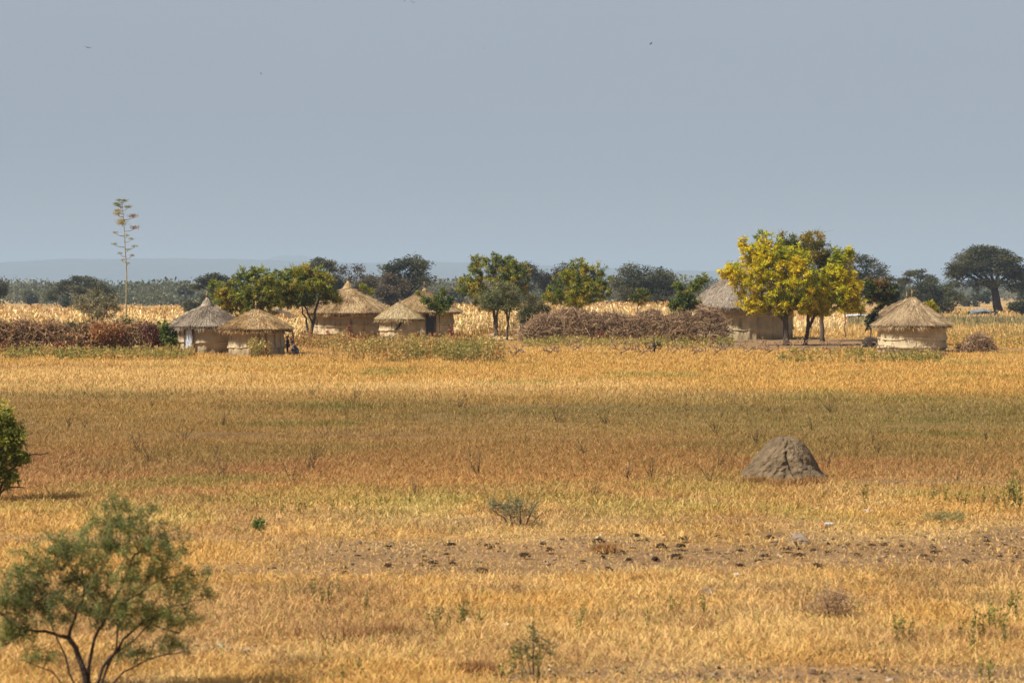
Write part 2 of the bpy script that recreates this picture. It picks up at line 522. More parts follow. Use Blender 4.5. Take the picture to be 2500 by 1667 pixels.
q = np.stack([idx[:-1, :-1], idx[:-1, 1:], idx[1:, 1:], idx[1:, :-1]], -1).reshape(-1, 4)
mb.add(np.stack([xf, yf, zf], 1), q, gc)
m, nt = nodes_of('ground_soil_and_litter')
N, Lk = nt.nodes, nt.links
out = N.new('ShaderNodeOutputMaterial'); bs = N.new('ShaderNodeBsdfPrincipled'); bs.inputs['Roughness'].default_value = 1.0
bs.inputs['Specular IOR Level'].default_value = 0.1
a_ = N.new('ShaderNodeAttribute'); a_.attribute_name = 'Col'
tc = N.new('ShaderNodeTexCoord')
n1 = N.new('ShaderNodeTexNoise'); n1.inputs['Scale'].default_value = 7; n1.inputs['Detail'].default_value = 8; n1.inputs['Roughness'].default_value = 0.7
n2 = N.new('ShaderNodeTexNoise'); n2.inputs['Scale'].default_value = 0.7; n2.inputs['Detail'].default_value = 6
Lk.new(tc.outputs['Object'], n1.inputs['Vector']); Lk.new(tc.outputs['Object'], n2.inputs['Vector'])
r1 = N.new('ShaderNodeMapRange'); r1.inputs['From Min'].default_value = .3; r1.inputs['From Max'].default_value = .7
r1.inputs['To Min'].default_value = .62; r1.inputs['To Max'].default_value = 1.38
r2 = N.new('ShaderNodeMapRange'); r2.inputs['From Min'].default_value = .3; r2.inputs['From Max'].default_value = .7
r2.inputs['To Min'].default_value = .82; r2.inputs['To Max'].default_value = 1.18
Lk.new(n1.outputs['Fac'], r1.inputs['Value']); Lk.new(n2.outputs['Fac'], r2.inputs['Value'])
mu = N.new('ShaderNodeMath'); mu.operation = 'MULTIPLY'; Lk.new(r1.outputs['Result'], mu.inputs[0]); Lk.new(r2.outputs['Result'], mu.inputs[1])
vm = N.new('ShaderNodeVectorMath'); vm.operation = 'SCALE'; Lk.new(a_.outputs['Color'], vm.inputs[0]); Lk.new(mu.outputs[0], vm.inputs['Scale'])
Lk.new(vm.outputs['Vector'], bs.inputs['Base Color'])
bp = N.new('ShaderNodeBump'); bp.inputs['Strength'].default_value = 0.8; bp.inputs['Distance'].default_value = 0.06
Lk.new(n1.outputs['Fac'], bp.inputs['Height']); Lk.new(bp.outputs['Normal'], bs.inputs['Normal'])
Lk.new(bs.outputs['BSDF'], out.inputs['Surface'])
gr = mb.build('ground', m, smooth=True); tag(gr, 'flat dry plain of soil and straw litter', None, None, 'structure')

# ------------------------------------------------------------------ grass (nobody could count it)
def scatter(rng, d0, d1, n, xpad=1.32):
    """more plants per square metre near the camera"""
    u = rng.random(n)
    y = d0 * (d1 / d0) ** u
    half = 1250.0 / F * y * xpad + 1.0
    x = rng.uniform(-1, 1, n) * half
    return x, y


def grass_field(name, label, d0, d1, n, hfun, wfun, leanfun, seed, litter=False):
    rng = np.random.default_rng(seed)
    x, y = scatter(rng, d0, d1, n)
    s = soil_mask(x, y)
    tuft = fbm(x * 2.2, y * 2.2, seed + 3, 2)
    thin = sstep(.40, .60, fbm(x * .55, y * .9, 805, 3)) * .75 + .25
    if litter:
        keepm = rng.random(n) < (0.30 + 0.70 * (1 - s)) * np.clip(.4 + 1.2 * tuft, .2, 1)
    else:
        keepm = rng.random(n) < np.clip((1 - s * 1.15), 0.0, 1) * np.clip(0.35 + 1.3 * tuft, 0.2, 1) * np.where(y < 46, thin, .4 + .6 * thin)
    # no grass inside the huts
    for hx, hy, hr in HUT_SPOTS:
        keepm &= np.hypot(x - hx, y - hy) > hr
    x, y, s, tuft = x[keepm], y[keepm], s[keepm], tuft[keepm]
    n = len(x)
    c = grass_col(x, y, rng.normal(size=n))
    t = rng.random(n)
    c = c * (0.76 + 0.46 * rng.random((n, 1))) * (1 + 0.05 * rng.normal(size=(n, 3)))
    pale = rng.random(n) < 0.16
    c[pale] = c[pale] * 0.6 + PALE * 0.5
    grn = rng.random(n) < 0.025
    c[grn] = np.array([0.16, 0.19, 0.03]) * (0.7 + 0.6 * rng.random((grn.sum(), 1)))
    h = hfun(x, y) * (0.45 + 0.9 * rng.random(n)) * (0.6 + 0.75 * tuft) * (1 - 0.5 * s)
    w = wfun(y) * (0.6 + 0.8 * rng.random(n))
    ln = np.clip(leanfun(y, s) * (0.3 + 1.1 * rng.random(n)), 0, 1.45)
    base = np.stack([x, y, np.full(n, -0.02)], 1)
    if litter:
        base[:, 2] = 0.0 + 0.05 * rng.random(n)
    b = MB()
    b.blades(base, h, w, ln, rng.uniform(-0.9, 0.9, n), c * 0.92, c * 1.08, rng)
    o = b.build(name, M_GRASS())
    return tag(o, label, 'grass', None, 'stuff')


def h_field(x, y):
    px, py = proj(x, y)
    h = np.where(y < 33, 0.060, 0.09)
    h = h + 0.05 * sstep(33, 42, y) + 0.08 * sstep(52, 80, y)
    h = h * (1 - 0.55 * (sstep(1205, 1250, py) * (1 - sstep(1395, 1440, py))))
    h = h * (.75 + .6 * fbm(x * .3, y * .5, 63, 3))
    return h


HUTS = [
    # name-key, centre px, base py (front), wall half px, eave half px, eave y, apex y
    ('grey', 506, 863, 83, 96, 801, 741), ('gold', 626, 867, 71, 89, 808, 752),
    ('large', 850, 828, 91, 110, 767, 699), ('granary', 976, 832, 51, 59, 782, 738),
    ('door', 1037, 825, 73, 89, 765, 707), ('big', 1822, 829, 115, 140, 754, 640),
    ('front', 2226, 862, 84, 95, 799, 722), ('behind', 2214, 845, 62, 76, 775, 728),
    ('roofbit', 676, 822, 40, 50, 778, 752)]
HUT_GEO = {}
HUT_SPOTS = []
for key, cx, by, wh, eh, ey, ay in HUTS:
    fr = ground(cx, by)
    r = wh * fr[1] / F
    ctr = np.array([fr[0] * (fr[1] + r) / fr[1], fr[1] + r, 0.0])
    r = wh * ctr[1] / F
    HUT_GEO[key] = dict(c=ctr, r=r, er=eh * ctr[1] / F, ez=at(cx, ey, ctr[1] - eh * ctr[1] / F)[2], az=at(cx, ay, ctr[1])[2])
    HUT_SPOTS.append((ctr[0], ctr[1], r + 0.12))

# ------------------------------------------------------------------ thatched huts
def hut(key, label, seed, wallc, roofc, cap=0.0, finial=0.0, door=None, gap=None, seam=False, nstraw=430, bands=(0.36, 0.70), drape=1.0, droop=0.2, bulge=.05):
    g = HUT_GEO[key]; rng = np.random.default_rng(seed)
    R, ER, EZ, AZ = g['r'], g['er'], g['ez'], g['az']
    c = g['c']
    root = empty('thatched_hut', c, label, 'hut', 'thatched huts of the homestead')
    roofc = np.asarray(roofc, float); wallc = np.asarray(wallc, float) * np.array([1.12, 1.14, 1.06])
    # --- mud wall with uneven coils and drips
    nt_, nz_ = 260, 60
    th = np.linspace(0, 2 * np.pi, nt_, endpoint=False); hz_ = np.linspace(-0.15, 1.0, nz_)
    TH, HZ_ = np.meshgrid(th, hz_)
    H = EZ + 0.30
    cx_, cy_ = np.cos(TH) * R, np.sin(TH) * R
    lump = (fbm(TH * R * 1.1 + 50, HZ_ * 3, seed, 3) - 0.5) * 0.07
    fold = (fbm(TH * R * 3.2 + 9, HZ_ * 1.2, seed + 5, 3) - 0.5)
    fmask = sstep(.35, .6, fbm(TH * R * 0.5, HZ_ * 2.2, seed + 7, 2))
    rad = R - 0.13 + lump + fold * 0.30 * fmask * drape + (1 - np.clip(HZ_, 0, 1)) * 0.06
    coil = np.zeros_like(TH)
    for k, b in enumerate(bands):
        edge = b + (fbm(TH * R * 0.55 + k * 31, TH * 0 + k, seed + 11, 3) - 0.5) * 0.12
        d = HZ_ - edge
        on = sstep(.25, .4, fbm(TH * R * .25 + 7 * k, TH * 0, seed + 13, 2))
        # a ledge: the coil below stands out, the one above is set back
        rad += 0.13 * on * np.exp(-np.clip(d, 0, None) / 0.10) * (d > 0)
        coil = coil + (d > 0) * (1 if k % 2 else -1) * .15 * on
    w = MB()
    vx, vy = np.cos(TH) * rad, np.sin(TH) * rad
    cn = fbm(TH * R * 0.7, HZ_ * 2, seed + 3, 3)
    drip = sstep(.56, .74, fbm(TH * R * 4.5 + 3, HZ_ * .9, seed + 31, 2)) * sstep(.4, .6, fbm(TH * R * .6, HZ_ * 2.5, seed + 32, 2))
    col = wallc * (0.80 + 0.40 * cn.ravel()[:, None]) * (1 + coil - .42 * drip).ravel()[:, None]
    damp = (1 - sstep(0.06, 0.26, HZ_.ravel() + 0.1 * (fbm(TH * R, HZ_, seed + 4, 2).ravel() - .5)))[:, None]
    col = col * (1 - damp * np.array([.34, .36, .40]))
    idx = np.arange(nt_ * nz_).reshape(nz_, nt_)
    q = np.stack([idx[:-1], np.roll(idx[:-1], -1, 1), np.roll(idx[1:], -1, 1), idx[1:]], -1).reshape(-1, 4)
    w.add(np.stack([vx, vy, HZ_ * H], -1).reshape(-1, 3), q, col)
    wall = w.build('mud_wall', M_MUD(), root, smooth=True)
    # thick lumpy ridges where one coil of mud meets the next
    for k, b in enumerate(bands):
        t = np.linspace(0, 2 * np.pi, 200)
        zr = (b + (fbm(t * R * 0.55 + k * 31, t * 0 + k, seed + 11, 3) - 0.5) * 0.12) * H
        zr[-1] = zr[0]
        rr_ = R - .06 + .05 * (fbm(t * R * .9, t * 0, seed + 41 + k, 3) - .5)
        rb = .050 * (.35 + 1.3 * fbm(t * R * 1.6, t * 0, seed + 51 + k, 3))
        m_ = MB(); m_.tube(np.stack([np.cos(t) * rr_, np.sin(t) * rr_, zr], 1), rb, 6, wallc * 1.08)
        m_.build('mud_ridge', M_MUD(), wall, smooth=True)

    # --- roof: a solid cone of thatch with loose straw over it
    slope = math.atan2(AZ - EZ, ER)
    T = 0.20 + 0.03 * R
    r = MB()
    ns, nr_ = 96, 12
    th = np.linspace(0, 2 * np.pi, ns, endpoint=False)
    rows = []
    wav = (fbm(np.cos(th) * 2.2 + 5, np.sin(th) * 2.2 + 5, seed + 20, 3) - .5)
    sag = lambda s: (1 - s) * (AZ - EZ - T * .6) + EZ + T * .6 + (bulge * np.sin(np.pi * np.clip(s, 0, 1))) * (AZ - EZ)
    for k in range(nr_):
        s = 0.02 + 0.96 * k / (nr_ - 1)
        rr = ER * s * (1 + 0.04 * wav)
        zz = sag(s) - 0.05 + 0.10 * (fbm(np.cos(th) * s * 3 + 3, np.sin(th) * s * 3 + 3, seed + 22, 2) - .5)
        rows.append(np.stack([np.cos(th) * rr, np.sin(th) * rr, zz + np.zeros(ns)], 1))
    rr = ER * 0.97 * (1 + 0.04 * wav); rows.append(np.stack([np.cos(th) * rr, np.sin(th) * rr, EZ - droop * .3 + 0.1 * wav], 1))
    rr = ER * 0.90 * (1 + 0.03 * wav); rows.append(np.stack([np.cos(th) * rr, np.sin(th) * rr, EZ - droop * .3 + 0.03 + 0.1 * wav], 1))
    rows.append(np.stack([np.cos(th) * R * 0.9, np.sin(th) * R * 0.9, np.full(ns, EZ + 0.16 + (ER - R) * math.tan(slope) * .8)], 1))
    vv = np.concatenate(rows); nk = len(rows)
    idx = np.arange(nk * ns).reshape(nk, ns)
    q = np.stack([idx[:-1], np.roll(idx[:-1], -1, 1), np.roll(idx[1:], -1, 1), idx[1:]], -1).reshape(-1, 4)
    r.add(vv, [q, idx[0][None, ::-1]], np.tile(roofc[0] * 0.9, (len(vv), 1)))
    # loose straw along the slope
    area = math.pi * ER * math.hypot(ER, AZ - EZ)
    n = int(area * nstraw)
    t = rng.uniform(0, 2 * np.pi, n); s = np.sqrt(rng.uniform(0.0004, 1.0, n))
    pos = lambda t, s: np.stack([np.cos(t) * ER * s * (1 + .04 * np.interp(t, th, wav, period=2 * np.pi)), np.sin(t) * ER * s * (1 + .04 * np.interp(t, th, wav, period=2 * np.pi)), sag(s)], 1)
    p0 = pos(t, s); L = rng.uniform(0.22, 0.55, n)
    p1 = pos(t + rng.normal(size=n) * 0.10 * np.minimum(1, 0.7 / (s * ER + .2)), np.minimum(s + L * math.cos(slope) / ER, 1.035))
    d = norm(p1 - p0 + 1e-4) + rng.normal(size=(n, 3)) * 0.08
    d = norm(d)
    nrm = norm(np.stack([np.cos(t) * math.sin(slope), np.sin(t) * math.sin(slope), np.full(n, math.cos(slope))], 1))
    p0 = p0 + nrm * rng.uniform(-0.02, 0.045, n)[:, None]
    sd = norm(np.cross(d, nrm + rng.normal(size=(n, 3)) * 0.35))
    patch = fbm(np.cos(t) * s * ER * 0.9 + 9, np.sin(t) * s * ER * 0.9 + 9, seed + 25, 3)
    streak = vnoise(t * ER * 2.2, s * 1.5, seed + 26)
    colr = pick(rng, roofc, n, np.clip(0.5 + (patch - .5) * 2.2 + (streak - .5) * 0.7 + rng.normal(size=n) * .22, 0, 1), 0.2)
    r.leaves(p0, d, sd, np.linalg.norm(p1 - p0, axis=1) + 0.08, rng.uniform(0.014, 0.032, n), colr)
    # ragged fringe at the eaves
    n = int(ER * 2 * np.pi * 130)
    t = rng.uniform(0, 2 * np.pi, n); s = rng.uniform(0.93, 1.0, n)
    p0 = pos(t, s); p0[:, 2] -= rng.uniform(0, T * .75, n)
    rag = 0.2 + 1.6 * fbm(t * ER * 1.9, t * 0, seed + 28, 3)
    d = norm(np.stack([np.cos(t) * 0.75, np.sin(t) * 0.75, -rng.uniform(.35, 1.3, n)], 1) + rng.normal(size=(n, 3)) * .22)
    sd = norm(np.stack([-np.sin(t), np.cos(t), rng.normal(size=n) * .3], 1))
    r.leaves(p0, d, sd, rng.uniform(.10, .38, n) * rag, rng.uniform(.014, .03, n), pick(rng, roofc, n, None, .22))
    # a few long strands hanging loose
    n = 26
    t = rng.uniform(0, 2 * np.pi, n); p0 = pos(t, np.full(n, .97)); p0[:, 2] -= T * .8
    d = norm(np.stack([np.cos(t) * .2, np.sin(t) * .2, -np.ones(n)], 1) + rng.normal(size=(n, 3)) * .25)
    r.leaves(p0, d, norm(np.stack([-np.sin(t), np.cos(t), 0 * t], 1)), rng.uniform(.2, .45, n), np.full(n, .04), pick(rng, roofc[1:], n))
    roof = r.build('thatch_roof', M_THATCH(), root)
    top = float(sag(0.0))
    if cap > 0:
        b = MB(); ns = 20
        th = np.linspace(0, 2 * np.pi, ns, endpoint=False)
        prof = [(cap * 1.0, top - cap * math.tan(slope) * .80), (cap * 1.04, top - cap * math.tan(slope) * .80 + .09), (cap * .62, top + cap * .18), (cap * .30, top + cap * .62), (cap * .13, top + cap * 1.0)]
        rows = [np.stack([np.cos(th) * a * (1 + .06 * rng.normal(size=ns)), np.sin(th) * a * (1 + .06 * rng.normal(size=ns)), np.full(ns, z)], 1) for a, z in prof]
        vv = np.concatenate(rows); idx = np.arange(len(vv)).reshape(len(rows), ns)
        q = np.stack([idx[:-1], np.roll(idx[:-1], -1, 1), np.roll(idx[1:], -1, 1), idx[1:]], -1).reshape(-1, 4)
        b.add(vv, [q, idx[-1][None]], pick(rng, roofc[1:], len(vv), None, .15))
        n = 260
        t = rng.uniform(0, 2 * np.pi, n)
        d = norm(np.stack([np.cos(t), np.sin(t), -np.full(n, 1.0)], 1) + rng.normal(size=(n, 3)) * .12)
        k = rng.uniform(.15, .7, n)
        p0 = np.stack([np.cos(t) * cap * k, np.sin(t) * cap * k, top + cap * (1.0 - 1.15 * k)], 1)
        b.leaves(p0, d, norm(np.stack([-np.sin(t), np.cos(t), 0 * t], 1)), rng.uniform(.25, .5, n) * cap, np.full(n, .035), pick(rng, roofc[1:], n, None, .2))
        b.build('roof_cap', M_THATCH(), roof)
    if finial > 0:
        b = MB(); z = top + (cap * .85 if cap > 0 else -0.06)
        lean = rng.normal(size=2) * .05
        b.tube([(0, 0, z - .15), (lean[0] * .4, lean[1] * .4, z + finial * .45), (lean[0], lean[1], z + finial)], [.075, .06, .045], 7, np.array([.20, .135, .075]))
        b.tube([(lean[0] * .4, lean[1] * .4, z + finial * .40), (lean[0] * .4, lean[1] * .4, z + finial * .52)], [.10, .09], 7, np.array([.16, .10, .055]))
        n = 26; t = rng.uniform(0, 2 * np.pi, n)
        p0 = np.tile([lean[0], lean[1], z + finial * .8], (n, 1)); d = norm(np.stack([np.cos(t) * .35, np.sin(t) * .35, np.ones(n)], 1))
        b.leaves(p0, d, norm(np.cross(d, rng.normal(size=(n, 3)))), rng.uniform(.08, .2, n), np.full(n, .03), pick(rng, roofc[1:], n))
        b.build('roof_finial', M_BARK(), roof)
    if seam:
        b = MB(); a0 = math.radians(-118)
        pts = [np.array([math.cos(a0 - .10 * math.sin(3 * s)) * ER * s, math.sin(a0 - .10 * math.sin(3 * s)) * ER * s, sag(s) + .05]) for s in np.linspace(.05, 1, 12)]
        b.tube(pts, .055, 6, np.array([.30, .19, .09])); b.build('roof_binding', M_BARK(), roof)
    if door:
        a0, a1, zt, colr, kind = door
        nb = 14; b = MB(); zz = np.linspace(0.02, zt, 8)
        an = np.linspace(a0, a1, nb)
        rr = R + 0.05 + (0.018 * (np.arange(nb) % 2) if kind == 'corrugated_door' else 0)
        vv = np.array([[math.cos(a) * (rr if np.isscalar(rr) else rr[k]), math.sin(a) * (rr if np.isscalar(rr) else rr[k]), z] for z in zz for k, a in enumerate(an)])
        vi = np.array([[math.cos(a) * (R - 0.2), math.sin(a) * (R - 0.2), z] for z in zz for k, a in enumerate(an)])
        idx = np.arange(len(vv)).reshape(8, nb)
        q = np.stack([idx[:-1, :-1], idx[:-1, 1:], idx[1:, 1:], idx[1:, :-1]], -1).reshape(-1, 4)
        qi = q[:, ::-1] + len(vv); e = []
        nn = len(vv)
        for k in range(7):
            e.append([idx[k, 0], idx[k + 1, 0], idx[k + 1, 0] + nn, idx[k, 0] + nn]); e.append([idx[k + 1, -1], idx[k, -1], idx[k, -1] + nn, idx[k + 1, -1] + nn])
        for k in range(nb - 1):
            e.append([idx[-1, k], idx[-1, k + 1], idx[-1, k + 1] + nn, idx[-1, k] + nn])
        cc = np.tile(np.asarray(colr, float), (2 * nn, 1)) * (0.8 + .4 * rng.random((2 * nn, 1)))
        b.add(np.concatenate([vv, vi]), [q, qi, np.array(e)], cc)
        dob = b.build(kind, M_METAL() if kind == 'corrugated_door' else M_SOLID(), root)
        for s_, a in ((-1, a0 - .03), (1, a1 + .03)):
            b = MB(); rp = R + .06
            b.tube([(math.cos(a) * rp, math.sin(a) * rp, 0), (math.cos(a + .01) * rp, math.sin(a + .01) * rp, zt * .5), (math.cos(a) * rp, math.sin(a) * rp, zt + .15)], .055, 6, np.array([.09, .065, .045]))
            b.build('door_post', M_BARK(), root)
    if gap:
        # a torn hole in the plaster, its inner shade painted as a near-black solid
        a0, z0_, z1_, wd_ = gap
        b = MB(); k = 9
        up = np.linspace(0, 1, k)
        wl = wd_ * np.array([.1, .45, .8, 1.0, .85, .55, .42, .36, .2]); sh = np.array([-.9, -.75, -.5, -.2, .1, .3, .45, .7, .95]) * wd_ * .95
        lft = [(a0 + (sh[j] - wl[j] / 2) / R, z0_ + (z1_ - z0_) * up[j]) for j in range(k)]
        rgt = [(a0 + (sh[j] + wl[j] / 2) / R, z0_ + (z1_ - z0_) * up[j]) for j in range(k)]
        vv = []
        for rr_ in (R + .10, R - .2):
            for L_ in (lft, rgt):
                vv += [(math.cos(a) * rr_, math.sin(a) * rr_, z) for a, z in L_]
        q = []
        for j in range(k - 1):
            q.append([j, j + k, j + k + 1, j + 1]); q.append([j + 2 * k, j + 1 + 2 * k, j + k + 1 + 2 * k, j + k + 2 * k])
            q.append([j, j + 1, j + 1 + 2 * k, j + 2 * k]); q.append([j + k + 1, j + k, j + k + 2 * k, j + k + 1 + 2 * k])
        b.add(vv, np.array(q), np.array([.022, .016, .012]))
        b.build('wall_hole', M_SOLID(), root)
    return root


def ang(px, key):
    """angle on the hut's wall that lies at photo column px, on the camera side"""
    g = HUT_GEO[key]; x = (px - 1250.0) / F * (g['c'][1] - g['r'] * .8) - g['c'][0]
    return -math.acos(max(-1, min(1, x / g['r'])))


MUD = (0.38, 0.295, 0.20)
GREYT = [(.13, .10, .075), (.21, .165, .12), (.29, .235, .17), (.38, .31, .23)]
TANT = [(.15, .095, .048), (.26, .168, .08), (.37, .248, .118), (.48, .345, .185)]
GOLDT = [(.14, .08, .036), (.25, .15, .06), (.35, .22, .095), (.44, .31, .16)]
hut('grey', 'round mud hut with grey thatch and a pale blue corrugated door', 11, MUD, GREYT, cap=.42, finial=.38,
    door=(ang(455, 'grey'), ang(471, 'grey'), HUT_GEO['grey']['ez'] + .02, (.40, .43, .47), 'corrugated_door'), bands=(.36, .78))
hut('gold', 'round mud hut with golden brown thatch in front of the grey roofed hut', 12, (.37, .285, .19), GOLDT, finial=.50, bands=(.26, .74), drape=.6, bulge=.02)
hut('large', 'large tan thatched hut with a pointed roof cap, behind the low granary hut', 13, (.38, .29, .19), TANT, cap=.46, finial=.42, bands=(.45, .78, .16), droop=.45)
hut('granary', 'smallest mud hut with a torn dark hole in its wall', 14, (.40, .31, .205), [(.18, .125, .06), (.31, .22, .10), (.40, .295, .145), (.48, .37, .21)], finial=.18,
    gap=(ang(974, 'granary'), .85, 1.62, .30), bands=(.42, .9))
hut('door', 'mud hut with a dark open doorway, behind the smallest hut', 15, (.36, .275, .18), TANT, cap=.22, finial=.50,
    door=(ang(1042, 'door'), ang(1061, 'door'), HUT_GEO['door']['ez'] + .02, (.030, .030, .034), 'doorway_shade'), bands=(.5, .95))  # near-black panel paints the shade inside the open doorway
hut('big', 'largest hut, broad grey thatch half hidden by the yellow tree', 16, (.36, .285, .185), [(.14, .11, .085), (.21, .165, .125), (.28, .225, .17), (.36, .295, .225)], cap=.5, bands=(.30, .66), droop=.5)
hut('front', 'solitary mud hut with pale tan thatch standing by the brush pile', 17, (.41, .325, .22), [(.17, .115, .065), (.29, .205, .115), (.38, .275, .155), (.48, .365, .22)], finial=.42, bands=(.16, .45, .88), bulge=-.01)
hut('behind', 'mud hut whose bound roof edge shows behind the solitary tan hut', 18, MUD, [(.16, .11, .06), (.27, .19, .11), (.36, .26, .15), (.45, .34, .21)], finial=.45, seam=True)
hut('roofbit', 'small grey roofed hut peeping over the maize between two huts', 19, MUD, GREYT, nstraw=160)


# ------------------------------------------------------------------ trees
def tree(name, label, cat, base, Y, lobes, stems, nclump, per, L, W, pal, seed, group=None, bark=BARKC, spread=.18, droop=.25,
         dscale=1.0, tip=0.02, nbranch=70, tnoise=1.4, flat=0.0, spraylike=.7, shell=.45, bare=0, along=0, tshift=0.0, jit=.16, branch_col=None):
    """lobes and stems are given in photo pixels at the distance Y and become metres there; stems = [(points, r0, r1)]"""
    rng = np.random.default_rng(seed)
    org = np.array([base[0], base[1], 0.0])
    root = empty(name, org, label, cat, group)
    lb = px_lobes(lobes, Y, dscale)
    if L >= .28 and name == 'leafy_tree': lb[:, 3:6] *= 1.13
    lb[:, 2] = np.maximum(lb[:, 2], lb[:, 5] * .6)
    wood = MB(); P = []; R = []
    for st in stems:
        pts = [at(px, py, Y + (dd[0] if dd else 0)) for px, py, *dd in st[0]]
        pts[0] = np.array([pts[0][0], pts[0][1], -0.15]) if pts[0][2] < 0.6 else pts[0]
        # subdivide and roughen
        fine = [pts[0]]
        for a, b in zip(pts[:-1], pts[1:]):
            for k in (1, 2, 3):
                fine.append(a + (b - a) * k / 3 + (rng.normal(size=3) * .03 * np.linalg.norm(b - a) if k < 3 else 0))
        rr = np.linspace(st[1], st[2], len(fine))
        rr[0] *= 1.35
        wood.tube(fine, rr, 8, bark)
        P += fine[1:]; R += list(rr[1:])
    if L >= .28 and name in ('leafy_tree', 'sapling'):
        nbranch = max(int(nclump * .95), nbranch); along = int(per * 2.2); L, W = .27, .070
    cen, d, k = in_lobes(rng, lb, nclump, shell)
    cen[:, 2] = np.maximum(cen[:, 2], 0.15)
    tb, _, _ = in_lobes(rng, lb, nbranch, .6)
    ends = grow(rng, wood, P, R, tb, tip, bark if branch_col is None else branch_col)
    if bare:
        tb2, d2, _ = in_lobes(rng, lb, bare, .1)
        tb2 = tb2 + d2 * np.array([.25, .25, .55]) * np.abs(rng.normal(size=(bare, 1))) * 1.0
        A = np.asarray([e[1] for e in ends])
        j = np.argmin(np.linalg.norm(A[None] - tb2[:, None], axis=2), axis=1)
        wood.sticks(A[j], tb2, tip * .6, tip * .3, np.array([.13, .10, .075]))
    wood.build('trunk', M_BARK(), root, org, smooth=True)
    cr = MB()
    if along:
        twig_leaves(rng, cr, ends, along, spread * .45, L, W, droop, pal, tnoise, seed, tshift, jit, flat)
        cr.build('crown', M_LEAF(), root, org)
        return root
    ctr = lb[k, :3]
    outw = norm(cen - ctr + rng.normal(size=cen.shape) * .15)
    tv = fbm(cen[:, 0] * tnoise + 40, cen[:, 2] * tnoise + cen[:, 1] * tnoise * .7, seed + 2, 3)
    tv = np.clip((tv - .5) * 1.9 + .5 + rng.normal(size=nclump) * .14 + tshift, 0, 1)
    spray_leaves(rng, cr, cen, outw, per, spread, L, W, droop, pal, tv, jit, spraylike, flat)
    cr.build('crown', M_LEAF(), root, org)
    return root


def gy(py):
    return ground(1250, py)[1]


def base_at(px, Y):
    return np.array([(px - 1250.0) / F * Y, Y, 0])


YT = 'leafy trees between the huts'
# the two trees behind the grey and golden huts
tree('leafy_tree', 'wide loose green tree with yellow tips behind the grey roofed hut', 'tree', base_at(598, 146), 146,
     [(600, 716, 62, 34), (650, 690, 42, 34), (545, 715, 34, 22), (560, 742, 34, 24), (610, 752, 46, 26), (590, 676, 22, 24), (625, 662, 16, 16), (530, 694, 20, 14), (660, 745, 30, 22)],
     [([(600, 846), (604, 790), (612, 745)], .14, .08), ([(612, 800), (585, 760), (560, 735)], .09, .04), ([(612, 770), (640, 735), (650, 705)], .08, .04)],
     558, 13, 0.34, 0.098, GREEN, 101, YT, nbranch=90, bare=26, tshift=.02, spread=.11)
tree('leafy_tree', 'dense green tree with yellow patches over the large tan roof', 'tree', base_at(760, 150), 150,
     [(740, 695, 55, 40), (772, 694, 44, 36), (700, 690, 40, 34), (714, 728, 38, 22), (745, 736, 26, 11), (800, 718, 26, 22), (678, 728, 26, 24), (735, 662, 34, 20), (776, 668, 24, 18), (822, 735, 14, 10)],
     [([(760, 838), (762, 800), (768, 765), (778, 730)], .15, .07), ([(758, 836), (748, 790), (738, 750)], .10, .05), ([(764, 795), (752, 765), (742, 735)], .08, .04)],
     713, 13, 0.34, 0.103, GREEN, 102, YT, nbranch=100, tshift=-.04, bare=12, spread=.11)
tree('leafy_tree', 'tall green tree with dry seed pods at the end of the pale maize', 'tree', base_at(1211, 177), 177,
     [(1205, 660, 50, 34), (1160, 690, 40, 30), (1250, 680, 44, 40), (1215, 632, 26, 20), (1170, 645, 26, 24), (1145, 700, 30, 22), (1195, 715, 55, 30), (1270, 655, 26, 24), (1245, 640, 20, 16), (1280, 700, 20, 24), (1190, 745, 30, 16), (1240, 742, 34, 16)],
     [([(1211, 822), (1209, 780), (1203, 745), (1196, 715)], .18, .09), ([(1211, 800), (1214, 765), (1222, 725)], .14, .06)],
     682, 13, 0.40, 0.115, GREEN, 103, YT, nbranch=110, bare=60, tshift=-.02, spread=.12)
tree('feathery_tree', 'slender feathery grey green tree beside the pale grain heap', 'tree', base_at(1236, 162), 162,
     [(1200, 725, 38, 26), (1240, 715, 34, 26), (1215, 745, 40, 14), (1255, 735, 26, 20), (1185, 742, 20, 12), (1225, 695, 26, 12)],
     [([(1236, 831), (1240, 795), (1238, 770), (1222, 740)], .10, .05), ([(1239, 785), (1246, 755), (1250, 730)], .07, .03), ([(1238, 772), (1236, 750)], .06, .04)],
     1000, 9, .20, .05, FEATHER, 104, YT, along=22, nbranch=420, spread=.24, droop=.35, tip=.014)
tree('feathery_tree', 'low feathery green tree at the left end of the brown brush fence', 'tree', base_at(1298, 161), 161,
     [(1300, 748, 34, 24), (1280, 768, 24, 18), (1325, 758, 22, 20), (1298, 728, 18, 12), (1276, 785, 14, 12)],
     [([(1298, 830), (1296, 805), (1299, 775), (1303, 750)], .07, .03), ([(1282, 828), (1281, 790), (1284, 765)], .05, .02)],
     650, 9, .22, .05, [(.05, .06, .022), (.085, .095, .032), (.12, .115, .045), (.16, .14, .06)], 105, YT, along=20, nbranch=300, spread=.22, droop=.3, tip=.014)
